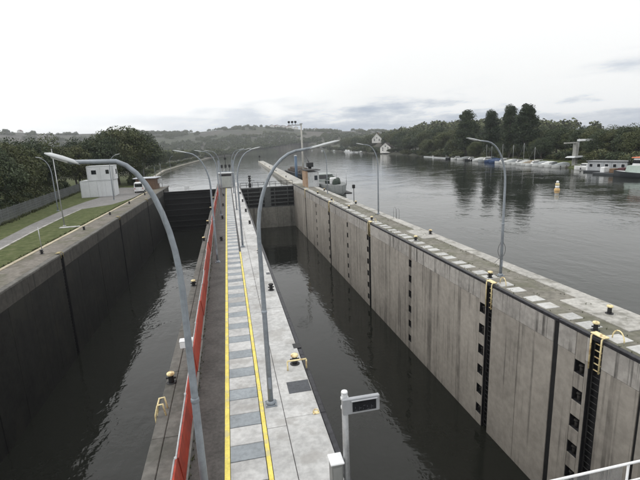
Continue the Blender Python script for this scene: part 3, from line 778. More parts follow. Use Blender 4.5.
wo = MB().cbox(.45, 1.25, -1.945, -1.905, 1.3, 2.4, .01).build('window', GREYP(), t); MB().box(.52, 1.18, -1.955, -1.946, 1.37, 2.33).build('pane', GLASS(), wo)
dr = MB().cbox(-.6, .2, -1.94, -1.905, .02, 2.1, .01).build('door', GREYP(), t); MB().tube([(.1, -1.97, 1.0), (.1, -1.97, 1.16)], .02, 6).build('handle', BLK(), dr)
t = thing('floodlight_mast', 'tall concrete mast with floodlights on a crossarm beside the hut', 'mast', (16.1, 93.6, -.03))
MB().tube([(0, 0, 0), (0, 0, 13.0)], [.24, .15], 10).build('mast', mat('mast_concrete', (.42, .41, .38), .8, var=.1), t)
MB().cbox(-2.9, .15, -.09, .09, 12.75, 12.95, .02).build('crossarm', GALV(), t)
for x in (-2.6, -1.9, -1.2):
    f = MB().tube([(x, 0, 12.95), (x, 0, 13.35)], .05, 6).cbox(x-.22, x+.22, -.15, .2, 13.3, 13.7, .05).build('floodlight', BLK(), t)
MB().cbox(-.28, .28, -.16, .16, 12.96, 13.2, .03).build('head_box', GALV(), t)
MB().cbox(-.28, -.18, -.12, .12, 9.7, 10.3, .02).build('speaker', GREYP(), t)
t = thing('mooring_pile', 'tall blue steel pile rising from the water beyond the hut', 'pile', (20.2, 130, 0))
MB().tube([(0, 0, -4.5), (0, 0, 5.6)], .42, 14).build('pile', mat('blue_steel', (.08, .13, .2), .5, var=.2, streak=.3), t); MB().lathe([(.42, 5.6), (.46, 5.65), (.46, 5.8), (.1, 5.95)], 14).build('cap', GREYP(), t)
t = thing('signal_post', 'short dark signal post on river edge of the right wall', 'signal post', (18.3-.55, 60.6, .02))
MB().tube([(0, 0, 0), (0, 0, 2.2)], .05, 8).build('post', BLK(), t); MB().cbox(-.2, .2, -.16, .16, 2.0, 2.55, .06).build('lamp_head', BLK(), t)
t = thing('ladder_handrail', 'pair of thin river ladder handles on the right wall coping', 'handrail', (17.85, 44.8, .02))
for s in (-1, 1): MB().tube([(0, s*.45, 0), (0, s*.45, 1.15), (.12, s*.45, 1.25), (.3, s*.45, 1.0), (.3, s*.45, -.8)], .03, 8).build('handle', GALV(), t)
t = thing('wire_hoop', 'thin dark wire hoop on a stake behind the nearest right lamp post', 'wire hoop', (17.7, 25.2, .02))
pts = [(0, 0, .35)]+[(.28*math.sin(a)*(1 if a < PI else 1), 0, .85-.5*math.cos(a)) for a in [PI*.12*k for k in range(1, 8)]]+[(0, 0, 1.75)]
MB().tube([(p[0], p[1], p[2]) for p in pts], .014, 6).build('hoop', BLK(), t); MB().tube([(-p[0], p[1], p[2]) for p in pts], .014, 6).build('hoop', BLK(), t)
MB().tube([(0, 0, 0), (0, 0, .4)], .02, 6).build('stake', BLK(), t); MB().tube([(0, 0, .4), (-.5, 0, 0)], .012, 6).build('strut', BLK(), t)

# ------------------------------------------------------------------ boats
def hull_mesh(L, B, D, sheer=.25, bowfull=.5, n=10):
    m = MB(); rows = []
    for i in range(n+1):
        t = i/n; x = -L/2 + L*t
        wd = B/2*(1-max(0, (t-bowfull)/(1-bowfull))**2.2)*(0.86+.14*min(1, t*4)); wd = max(wd, .02)
        zt = D + sheer*max(0, t-.3)**2; zk = -.35*D + (.3*D*max(0, (t-.8)/.2)**2)
        rows.append([(x, -wd, zt), (x, -wd*.93, D*.25), (x, -wd*.55, zk), (x, 0, zk-.06*D), (x, wd*.55, zk), (x, wd*.93, D*.25), (x, wd, zt)])
    k = 7; vs = [p for r in rows for p in r]; fs = []
    for i in range(n):
        for j in range(k-1): fs.append((i*k+j, i*k+j+1, (i+1)*k+j+1, (i+1)*k+j)[::-1])
    fs.append(tuple(range(k))); m.add(vs, fs, True)
    dk = MB(); dv = []
    for r in rows: dv += [(r[0][0], r[0][1]*.97, r[0][2]-.04), (r[6][0], r[6][1]*.97, r[6][2]-.04)]
    dk.add(dv, [(2*i, 2*i+1, 2*i+3, 2*i+2)[::-1] for i in range(n)])
    return m, dk
def loft(m, secs):                          # list of 4-corner rings
    n = len(secs[0]); vs = [p for s in secs for p in s]
    fs = [(i*n+j, i*n+(j+1) % n, (i+1)*n+(j+1) % n, (i+1)*n+j) for i in range(len(secs)-1) for j in range(n)]
    fs += [tuple(range(n))[::-1], tuple(range((len(secs)-1)*n, len(secs)*n))]
    return m.add(vs, fs)
def frustum(m, x0, x1, w0, z0, z1, rake0=.3, rake1=.15, tw=.8):
    return loft(m, [[(x0, -w0, z0), (x1, -w0, z0), (x1, w0, z0), (x0, w0, z0)], [(x0+rake1, -w0*tw, z1), (x1-rake0, -w0*tw, z1), (x1-rake0, w0*tw, z1), (x0+rake1, w0*tw, z1)]])
def small_boat(name, label, loc, rz, L, B, hullc, topc, kind, mast=0, group=None):
    t = thing(name, label, 'boat', loc, rz, group)
    h, d = hull_mesh(L, B, .75 if L < 7 else .95, .5)
    h.build('hull', hullc, t); d.build('deck', GREYP(), t)
    zt = .72 if L < 7 else .92
    if kind == 'cover':
        m = MB(); n = 8; secs = []
        for i in range(n+1):
            q = i/n; x = -L*.46+L*.9*q; wd = B*.47*(1-max(0, (q-.5)/.5)**2.2); hh = .25+.75*math.sin(PI*min(1, .25+q*.8))
            secs.append([(x, -wd, zt), (x, -wd*.6, zt+hh*.8), (x, 0, zt+hh), (x, wd*.6, zt+hh*.8), (x, wd, zt)])
        loft(m, secs).build('cover', topc, t)
    else:
        c = frustum(MB(), -L*.2, L*.2, B*.36, zt, zt+.95, .6, .15).build('cabin', topc, t)
        frustum(MB(), -L*.17, L*.165, B*.372, zt+.42, zt+.75, .25, .05, .93).build('window_band', GLASS(), c)
        frustum(MB(), -L*.45, -L*.2, B*.40, zt, zt+.3, .05, .05, .9).build('cockpit', GREYP(), t)
    for s_ in (-1, 1):
        for q in (-.25, .1):
            MB().lathe([(.05, -.3), (.13, -.2), (.13, .2), (.05, .3)], 8, (L*q, s_*(B*.5+.05), .45)).build('fender', BD if hullc is not BD else BW, t)
        MB().tube([(L*.10, s_*B*.43, zt+.05), (L*.12, s_*B*.42, zt+.55), (L*.32, s_*B*.27, zt+.62), (L*.47, s_*.06, zt+.68)], .025, 5).build('bow_rail', GALV(), t)
    MB().cbox(-L*.5-.3, -L*.5+.02, -.18, .18, -.1, .9, .06).build('outboard_motor', BLK(), t)
    if mast:
        MB().tube([(.3, 0, zt), (.3, 0, mast)], [.07, .045], 6).build('mast', GALV(), t)
        MB().tube([(.3, 0, zt+1.2), (-L*.38, 0, zt+1.15)], [.1, .08], 6).build('boom', topc, t)
        for a in (L*.46, -L*.46): MB().tube([(.3, 0, mast-.1), (a, 0, zt+.1)], .012, 4).build('stay', GALV(), t)
    return t
YS = [(300, 150.5), (330, 151), (360, 152.5), (400, 154.5), (440, 158), (480, 161), (520, 164), (560, 167), (600, 171), (640, 176), (700, 184)]
def shore(px, back=0.0):
    p = G(px, float(np.interp(px, [a for a, b in YS], [b for a, b in YS])), RZ); r = math.hypot(p.x, p.y); s = (r+back)/r
    x, y = p.x*s, p.y*s
    return Vector((x, y, tz(x, y)))
BW = mat('boat_white', (.74, .75, .74), .35, var=.06, scale=6); BB = mat('boat_blue', (.05, .09, .2), .5, var=.15)
BG = mat('boat_grey_cover', (.33, .35, .36), .7, var=.15); BD = mat('boat_dark_hull', (.035, .04, .045), .4); BT = mat('boat_tan_cover', (.30, .25, .18), .8, var=.15)
fleet = [(452, 'cover', BD, BG, 0, 'small dark boat under a grey cover, leftmost at the marina pontoon'),
 (457, 'cabin', BW, BW, 0, 'white cabin cruiser next to the leftmost covered marina boat'),
 (464, 'cover', BW, BG, 0, 'white boat under grey cover below the leftmost tall poplar'),
 (471, 'cabin', BD, BW, 0, 'dark hulled boat with white cabin below the leftmost poplar'),
 (479, 'cover', BW, BW, 0, 'white covered boat between the first two poplars'),
 (487, 'cabin', BG, BW, 7.2, 'grey sailboat with mast, left of the blue covered boats'),
 (492, 'cover', BB, BB, 6.6, 'blue boat under a blue cover with mast below the second poplar'),
 (497, 'cover', BB, BB, 0, 'low blue covered boat right of the blue masted one'),
 (503, 'cabin', BW, BW, 7.4, 'white sailboat with mast just right of the blue boats'),
 (509, 'cover', BW, BW, 0, 'white covered motorboat below the gap before the last poplars'),
 (513.5, 'cover', BW, BG, 7.0, 'white sailboat under grey cover below the tallest poplars'),
 (519, 'cabin', BW, BW, 0, 'white cabin boat below the tallest poplars'),
 (524, 'cover', BW, BW, 7.6, 'white sailboat under white cover below the tallest poplars'),
 (529.5, 'cover', BW, BT, 0, 'white boat with tan cover right below the last poplar'),
 (535, 'cabin', BW, BW, 6.2, 'white masted cabin boat just right of the last poplar'),
 (541, 'cover', BW, BG, 0, 'white boat with grey cover halfway between poplars and crane'),
 (547, 'cover', BW, BW, 0, 'white covered boat left of the boat crane'),
 (553, 'cabin', BW, BG, 0, 'white boat with grey cabin left of the boat crane'),
 (560, 'cover', BW, BG, 0, 'white boat with grey cover closest to the boat crane')]
for i, (px, kind, hc, tc_, mast, lab) in enumerate(fleet):
    p = shore(px, -3.5); L = random.uniform(5.4, 7.4)
    small_boat('sailboat' if mast else 'motorboat', lab, (p.x, p.y, RZ-.02), PI+random.uniform(-.25, .1)-.1, L, L*.36, hc, tc_, kind, mast, 'boats moored at the marina')
# marina pontoon
pt = thing('pontoon', 'long low wooden marina pontoon behind the moored boats on the right bank', 'pontoon')
a = shore(448, .6)
PXS = list(range(448, 569, 6))
for q0, q1 in zip(PXS[:-1], PXS[1:]):
    a, b = shore(q0, .8), shore(q1, .8); d = (b-a); d.z = 0; d.normalize(); nn = Vector((-d.y, d.x, 0))
    MB().prism([a-nn*.7+d*.03, b-nn*.7-d*.03, b+nn*.7-d*.03, a+nn*.7+d*.03], RZ+.12, RZ+.42).build('pontoon_section', mat('grey_planks', (.25, .23, .2), .9, var=.2, scale=5), pt)
# boat landing crane / platform
p = shore(574, 4)
t = thing('boat_crane', 'grey concrete column with arm and slanted canopy on the right bank quay', 'boat crane', (p.x, p.y, max(p.z, -.3)), .2)
MB().cbox(-.55, .55, -.55, .55, -1.5, 6.2, .05).build('column', mat('crane_grey', (.33, .33, .31), .8, var=.12, streak=.3), t)
MB().cbox(-4.8, .55, -.4, .4, 6.21, 6.6, .05).build('arm', MATS['crane_grey'], t)
frustum(MB(), -2.4, 3.4, 1.5, 2.1, 2.5, .1, .8, .9).build('canopy', GREYP(), t)
MB().tube([(-4.3, 0, 6.2), (-4.3, 0, 3.4)], .04, 6).build('cable', BLK(), t); MB().lathe([(.12, 3.0), (.2, 3.2), (.12, 3.45)], 8, (-4.3, 0, 0)).build('hook', BLK(), t)
# small white launch
p = shore(586, -2.0)
small_boat('launch', 'white launch with windowed cabin left of the grey houseboat', (p.x, p.y, RZ), 1.75, 7.2, 2.5, BW, BW, 'cabin')
# houseboat
p = shore(609, -1.0); q = shore(640, -1.0)
t = thing('houseboat', 'grey flat roofed houseboat with a row of dark windows by the right bank', 'houseboat', (p.x, p.y, RZ), PI/2+.28)
MB().cbox(-5.2, 5.4, -1.9, 1.9, -.4, .45, .06).build('pontoon_hull', BD, t)
cb = mat('houseboat_grey', (.38, .40, .42), .6, var=.1, streak=.25)
MB().cbox(-4.8, 4.6, -1.5, 1.5, .455, 2.75, .04).build('cabin', cb, t)
MB().cbox(-5.1, 4.9, -1.8, 1.8, 2.755, 2.95, .04).build('roof', mat('zinc_roof', (.22, .23, .24), .5, var=.1), t)
for k in range(5):
    x = -3.9+k*1.9
    for s in (-1,1):
        o = MB().cbox(x-.45, x+.45, s*1.53-.03, s*1.53+.03, 1.35, 2.25, .01).build('window', WHT(), t); MB().box(x-.38, x+.38, s*1.57-.01, s*1.57+.01, 1.42, 2.18).build('pane', GLASS(), o)
MB().cbox(4.0, 5.0, -1.4, 1.4, .46, 1.9, .03).build('porch_box', WHT(), t)
# deck barge with goods and the tug at the right edge
p = shore(620, -5.0)
t = thing('work_barge', 'low dark work barge with brown and tan deck goods in front of the houseboat', 'barge', (p.x, p.y, RZ), PI/2+.25)
MB().cbox(-8.0, 5.5, -1.5, 1.5, -.4, .5, .12).build('hull', BD, t)
for x, wd, hh, mt in ((-3.2, .8, 1.5, mat('tan_crate', (.42, .30, .13), .8, var=.15)), (-.6, .7, 1.2, mat('maroon_crate', (.10, .04, .045), .8, var=.2)), (1.4, .6, 1.0, mat('brown_crate', (.16, .10, .06), .8, var=.2)), (3.6, .5, 1.3, WHT())):
    MB().cbox(x-wd, x+wd, -1.0, .9, .505, .5+hh, .06).build('deck_box', mt, t)
p = shore(645, -3.0)
t = thing('tugboat', 'green and white tug with an orange top at the right edge of the picture', 'tugboat', (p.x, p.y, RZ), PI/2+.25)
h, d = hull_mesh(13, 3.8, 1.1, .7); h.build('hull', BD, t); d.build('deck', GREYP(), t)
frustum(MB(), -3, 3.4, 1.4, 1.05, 2.6, .3, .2, .92).build('deckhouse', mat('mint_green_paint', (.42, .5, .46), .5, var=.1), t)
c = frustum(MB(), -.6, 2.2, 1.15, 2.605, 4.2, .3, .15, .92).build('wheelhouse', WHT(), t); frustum(MB(), -.5, 2.16, 1.165, 3.1, 3.8, .13, .05, .965).build('window_band', GLASS(), c)
frustum(MB(), -.8, 2.4, 1.3, 4.205, 4.4, .1, .1, .9).build('roof', mat('orange_red_paint', (.5, .14, .06), .5), t)
MB().tube([(-2, 0, 2.6), (-2, 0, 9.2)], [.07, .04], 6).build('mast', GALV(), t)
# far white landing stage and ferry boats near the bend
for i, (px, lab) in enumerate(((304, 'white boat far upstream, leftmost of the row below the wooded slope'), (312, 'white boat far upstream, second of the row below the wooded slope'), (322, 'white boat far upstream, third of the row below the wooded slope'), (334, 'white boat far upstream, rightmost of the row below the wooded slope'))):
    p = shore(px, -8)
    small_boat('excursion_boat', lab, (p.x, p.y, RZ), 1.4, 15, 4, BW, BW, 'cabin', 0, 'white boats far upstream')
p = shore(361, -5)
small_boat('excursion_boat', 'white cabin boat below the white gabled house on the far bank', (p.x, p.y, RZ), 1.3, 13, 4.2, BW, BW, 'cabin')
a, b = shore(345, -3), shore(359, -3)
t = thing('landing_stage', 'long white landing stage on the far right bank, left of the gabled house', 'landing stage')
d = (b-a); d.z = 0; d.normalize(); nn = Vector((-d.y, d.x, 0))
MB().prism([a-nn*1.5, b-nn*1.5, b+nn*1.5, a+nn*1.5], RZ-.2, RZ+.9).build('deck', GREYP(), t); MB().prism([a-nn*1.0+d*8, b-nn*1.0-d*30, b+nn*1.0-d*30, a+nn*1.0+d*8], RZ+.905, RZ+2.9).build('shelter', WHT(), t)
p0, p1 = shore(425, -2), shore(447, -2)
t = thing('landing_stage', 'thin pale floating walkway on the right bank left of the marina', 'landing stage')
d = (p1-p0); d.z = 0; d.normalize(); nn = Vector((-d.y, d.x, 0))
for k in range(5):
    a, b = p0.lerp(p1, k/5), p0.lerp(p1, (k+1)/5); MB().prism([a-nn*.9+d*.1, b-nn*.9-d*.1, b+nn*.9-d*.1, a+nn*.9+d*.1], RZ-.1, RZ+.45).build('float', GREYP(), t)
for q in (.42, .98):
    a = p0.lerp(p1, q); MB().cbox(a.x-.4, a.x+.4, a.y-.4, a.y+.4, RZ+.46, RZ+2.6, .05).build('white_kiosk', WHT(), t)

# moored working vessel behind the right wall
t = thing('moored_workboat', 'grey workboat with white bow band moored behind the right wall near the hut', 'workboat', (21.6, 96, RZ), -PI/2-.02)
h, d = hull_mesh(31, 5.2, 1.5, .8, .72); h.build('hull', mat('pale_grey_hull', (.30, .32, .32), .5, var=.12, streak=.4), t); d.build('deck', mat('deck_grey', (.2, .21, .21), .7, var=.2), t)
MB().cbox(-15.2, 13.0, -2.64, 2.64, -.12, .12, .04).build('rubbing_strake', BLK(), t)
c = frustum(MB(), -6.5, -1.0, 2.0, 1.46, 3.0, .3, .1, .93).build('wheelhouse', mat('wheelhouse_grey', (.26, .29, .28), .5, var=.15), t); frustum(MB(), -6.4, -1.05, 2.02, 2.1, 2.75, .16, .02, .965).build('window_band', GLASS(), c)
frustum(MB(), -6.9, -.9, 2.2, 3.005, 3.14, .1, .1, .95).build('wheelhouse_roof', MATS['wheelhouse_grey'], t)
dgm = mat('dark_green_tarpaulin', (.035, .05, .04), .7, var=.3, scale=3)
for k in range(9):
    x = 1.2+k*1.25; r = random.uniform(.5, .9)
    MB().lathe([(r*.9, 0), (r, .35), (r*.8, .9), (r*.35, 1.25)], 9, (x, random.uniform(-1.2, 1.2), 1.6)).build('deck_goods', dgm, t)
MB().cbox(8.2, 9.4, -.9, .3, 1.62, 3.0, .15).build('white_tank', WHT(), t)
for x in (3, 11.8): MB().tube([(x, 1.8, 1.5), (x, 1.8, 4.6)], .05, 6).build('mast', GALV(), t)
for s in (-1, 1):
    MB().tube([(13.0, s*1.7, 2.7), (7, s*2.4, 2.5), (0, s*2.45, 2.45)], .03, 6).build('handrail', WHT(), t)
t = thing('dredger', 'dark barge with low crane moored beyond the hut along the guide wall', 'barge', (23.6, 142, RZ), -PI/2+.03)
h, d = hull_mesh(38, 5.6, 1.3, .5, .85); h.build('hull', BD, t); d.build('deck', mat('deck_dark', (.07, .07, .07), .8, var=.2), t)
for k in range(6):
    x = -13+k*4.6; MB().cbox(x-1.8, x+1.8, -1.9, 1.9, 1.3, 2.0+random.uniform(0, .9), .2).build('hold_cover', mat('rust_dark', (.075, .06, .05), .85, var=.3), t)
MB().tube([(14, 0, 1.3), (14, 0, 3.6)], .5, 8).cbox(13, 15.2, -.9, .9, 3.5, 4.8, .1).build('crane_house', BLK(), t); MB().tube([(14.2, 0, 4.2), (9, 0, 6.6)], [.22, .12], 6).build('crane_jib', BLK(), t)

# navigation buoy
p = G(557, 190.5, RZ)
t = thing('buoy', 'yellow and white banded buoy floating in the open river', 'buoy', (p.x, p.y, RZ))
MB().lathe([(.3, -.5), (.46, -.2), (.46, .28), (.34, .42)], 16).build('float', mat('buoy_orange', (.66, .44, .20), .5, var=.08), t)
MB().lathe([(.34, .425), (.34, .85)], 14).build('white_band', WHT(), t); MB().lathe([(.335, .855), (.335, 1.25), (.2, 1.3)], 14).build('yellow_band', CAPY(), t)
MB().lathe([(.18, 1.305), (.24, 1.4), (.24, 1.6), (.12, 1.72)], 12).build('top_mark', WHT(), t)

# ------------------------------------------------------------------ left bank
def sheet(name, pts, z, m): return struct(MB().add([(p[0], p[1], z) for p in pts], [tuple(range(len(pts)))]).build(name, m))
PATHM = mat('grey_path', (.20, .195, .19), .9, var=.2, scale=4, bump=.3, patch=(.15, .145, .14), patchamt=.5)
Lr = [G(*q) for q in ((0, 249), (30, 233), (62, 217.5), (80, 209.5), (112, 204.5))]
Up = [G(*q) for q in ((0, 240.5), (30, 225), (62, 210.5), (85, 202), (98, 198))]
d0 = (Lr[0]-Lr[1]).normalized()
Lr = [Lr[0]+d0*55]+Lr; Up = [Up[0]+(Up[0]-Up[1]).normalized()*55]+Up
sheet('path', [*[(p.x, p.y) for p in Lr], (-17.76, 91), (-17.76, 112), (-27, 118), *[(p.x, p.y) for p in reversed(Up)]], .008, PATHM)
kb = thing('path_kerb', 'pale stone kerb between the lawn and the lock side of the path', 'kerb')
for i in range(len(Lr)-2):
    a, b = Lr[i], Lr[i+1]; n = max(1, int((b-a).length/2)); d = (b-a).normalized(); nn = Vector((d.y, -d.x, 0))
    for k in range(n):
        p, q = a.lerp(b, k/n)+d*.015, a.lerp(b, (k+1)/n)-d*.015
        MB().prism([p, p+nn*.22, q+nn*.22, q], -.1, .05).build('kerb_stone', CONC2(), kb)
kb = thing('wall_kerb', 'pale yellowish kerb line between the lawn and the left lock wall paving', 'kerb')
y = -20.0
KM = mat('tan_kerb', (.44, .39, .29), .9, var=.18, scale=4, objvar=.08)
while y < 112:
    MB().cbox(-17.76, -17.43, y+.01, y+1.99, -.1, .06+random.uniform(-.01, .01), .02).build('kerb_stone', KM, kb); y += 2
t = thing('crossing_slab', 'pale thin concrete slab crossing the lawn to the left wall kerb', 'slab')
a, b = G(60, 228), G(81, 226.5)
MB().prism([(a.x, a.y-.35), (-17.8, b.y-.35), (-17.8, b.y+.35), (a.x, a.y+.35)], -.05, .07).build('slab', CONC(), t)
t = thing('sign_post', 'thin grey post standing at the kerb of the left lock wall', 'post', (-17.3, 43.0, .004))
MB().tube([(0, 0, 0), (0, 0, 2.1)], .035, 8).build('post', GALV(), t); MB().lathe([(.11, 0), (.11, .02), (.04, .05)], 8).build('foot', GALV(), t)
# fence
F0, F1 = Vector((-26.5, 40, 0)), Vector((-34.8, 113, 0))
fe = thing('fence', 'grey wire mesh fence along the trees behind the left lawn', 'fence')
FM = mat('fence_grey', (.19, .20, .205), .6, metal=.3, var=.12); d = (F1-F0).normalized(); Lf = (F1-F0).length; n = int(Lf/2.5)
pan = MB()
for k in range(31): pan.box(k*2.4/30-.009, k*2.4/30+.009, -.006, .006, .05, 1.9)
for k in range(6): pan.box(0, 2.4, -.016, -.007, .1+k*.35, .13+k*.35)
pan = pan.mesh('mesh_panel'); pan.materials.append(FM); ang = math.atan2(d.y, d.x)
pos = MB().cbox(-.03, .03, -.03, .03, 0, 2.05, .006).mesh('fence_post'); pos.materials.append(FM)
for k in range(n):
    p = F0+d*(k*2.5); link('fence_post', pos, None, fe, p, ang); link('mesh_panel', pan, None, fe, p+d*.05, ang)
# containers
CW = mat('container_white', (.68, .70, .72), .45, var=.03, scale=4, big=.04, streak=.18, streakcol=(.3, .29, .27))
def container(label, x0, x1, y0, y1, z0, h, win):
    t = thing('container', label, 'container', ((x0+x1)/2, y0, z0), .03)
    w_ = (x1-x0)/2; dp = y1-y0
    MB().cbox(-w_, w_, 0, dp, .0, h, .04).build('wall', CW, t)
    MB().cbox(-w_-.05, w_+.05, -.05, dp+.05, h+.002, h+.14, .03).build('roof_frame', GREYP(), t)
    for k in range(1, 2 if win else 4):
        x = -w_+2*w_*k/(2 if win else 4); MB().cbox(x-.03, x+.03, -.03, -.002, .1, h-.1, .008).build('seam', GREYP(), t)
    for s in (-1, 1): MB().cbox(s*w_-.09, s*w_+.09, -.06, .06, .0, h, .02).build('corner_post', GREYP(), t)
    nr = int(2*w_/.28)
    rib = MB().cbox(-.07, .07, -.028, .0, .14, h-.14, .012).mesh('wall_rib'); rib.materials.append(CW)
    for k in range(1, nr):
        x = -w_+2*w_*k/nr
        if win and (abs(x+w_*.5) < .62 or abs(x-w_*.55) < .47): continue
        link('wall_rib', rib, None, t, (x, -.002, 0))
    MB().tube([(w_-.2, -.07, .1), (w_-.2, -.07, h)], .035, 6).build('downpipe', GREYP(), t)
    if win:
        for x in (-w_*.5, w_*.55):
            wd = .45 if x < 0 else .3
            o = MB().cbox(x-wd, x+wd, -.05, -.003, 1.2, 2.0, .01).build('window', BLK(), t); MB().box(x-wd+.06, x+wd-.06, -.06, -.051, 1.26, 1.94).build('pane', GLASS(), o)
        o = MB().cbox(w_+.003, w_+.05, .8, 1.7, .1, 2.1, .01).build('door', WHT(), t); MB().tube([(w_+.07, 1.6, 1.05), (w_+.07, 1.6, 1.2)], .02, 5).build('handle', BLK(), o)
        o = MB().cbox(w_+.003, w_+.05, 2.4, 3.4, 1.0, 2.0, .01).build('window', BLK(), t); MB().box(w_+.051, w_+.06, 2.5, 3.3, 1.06, 1.94).build('pane', GLASS(), o)
    return t
container('lower white container of the two stacked beside the path', -29.0, -22.9, 94.5, 98.9, 0, 3.2, False)
container('upper white container with windows stacked on the lower one', -27.5, -22.7, 94.7, 98.7, 3.36, 2.7, True)
# van
t = thing('van', 'white van parked beside the stacked containers', 'van', (-19.2, 101.0, .012), PI/2+.1)
loft(MB(), [[(-2.4, -.92, .35), (2.35, -.92, .35), (2.35, .92, .35), (-2.4, .92, .35)], [(-2.45, -.95, 1.1), (2.45, -.92, .95), (2.45, .92, .95), (-2.45, .95, 1.1)], [(-2.4, -.85, 2.15), (1.0, -.82, 2.15), (1.0, .82, 2.15), (-2.4, .85, 2.15)]]).build('body', WHT(), t)
MB().add([(1.15, -.75, 2.03), (1.15, .75, 2.03), (2.2, .82, 1.22), (2.2, -.82, 1.22)], [(0, 3, 2, 1)]).build('windscreen', GLASS(), t)
MB().cbox(-2.475, -2.44, -.75, .75, 1.25, 1.95, .02).build('rear_window', GLASS(), t)
for x in (-1.5, 1.5):
    for s in (-1, 1):
        wl = MB().tube([(x, s*.72, .33), (x, s*.94, .33)], .33, 14).build('wheel', BLK(), t); MB().tube([(x, s*.9, .33), (x, s*.95, .33)], .18, 10).build('rim', GREYP(), wl)
for s in (-1, 1):
    MB().cbox(-2.47, -2.44, s*.78-.07, s*.78+.07, .8, 1.1, .01).build('tail_light', mat('red_lens', (.35, .02, .02), .3), t)
# shed
WB = mat('brown_boards', (.16, .105, .075), .85, var=.2, scale=4, objvar=.1)
t = thing('shed', 'small brown shed with white roof on the left wall near the gate', 'shed', (-18.9, 106.4, .0), -.1)
MB().box(-2.1, 2.1, .06, 3.9, .02, 2.5).build('inner_wall', mat('shed_inner', (.08, .055, .04), .9), t)
for k in range(14):
    x = -2.1+k*.3; MB().cbox(x+.008, x+.292, .0, .055, .02, 2.5, .008).build('board', WB, t)
    
for k in range(12):
    y_ = .08+k*.32; MB().cbox(2.105, 2.16, y_+.008, y_+.312, .02, 2.5, .008).build('board', WB, t)
MB().cbox(-2.6, 2.6, -.5, 4.3, 2.55, 2.72, .04).build('roof', mat('pale_roof', (.6, .62, .66), .5, var=.08), t)
for k in range(9): MB().cbox(-2.5+k*.6, -2.42+k*.6, -.5, 4.3, 2.722, 2.77, .01).build('roof_rib', MATS['pale_roof'], t)
t = thing('info_board', 'small pale notice box beside the brown shed', 'notice box', (-15.9, 108, .0))
MB().cbox(-.5, .5, -.1, .1, 1.2, 2.2, .03).build('box', GREYP(), t)
for s in (-1, 1): MB().tube([(s*.4, 0.15, 0), (s*.4, 0.15, 2.2)], .04, 6).build('leg', GALV(), t)

# pale stone edge of the left bank upstream
be = thing('bank_edge', 'pale stone edging along the left river bank upstream of the gate', 'bank edging')
ys = list(np.arange(118, 640, 9.0))
for y0_, y1_ in zip(ys[:-1], ys[1:]):
    a = Vector((float(lsh(y0_))-.2, y0_+.08, 0)); b = Vector((float(lsh(y1_))-.2, y1_-.08, 0)); d = (b-a).normalized(); nn = Vector((-d.y, d.x, 0))
    MB().prism([a, b, b+nn*1.1, a+nn*1.1], -2.5, -.35+random.uniform(-.03, .03)).build('edge_stone', mat('pale_bank_stone', (.33, .31, .27), .9, var=.25, scale=1.5, objvar=.1), be)

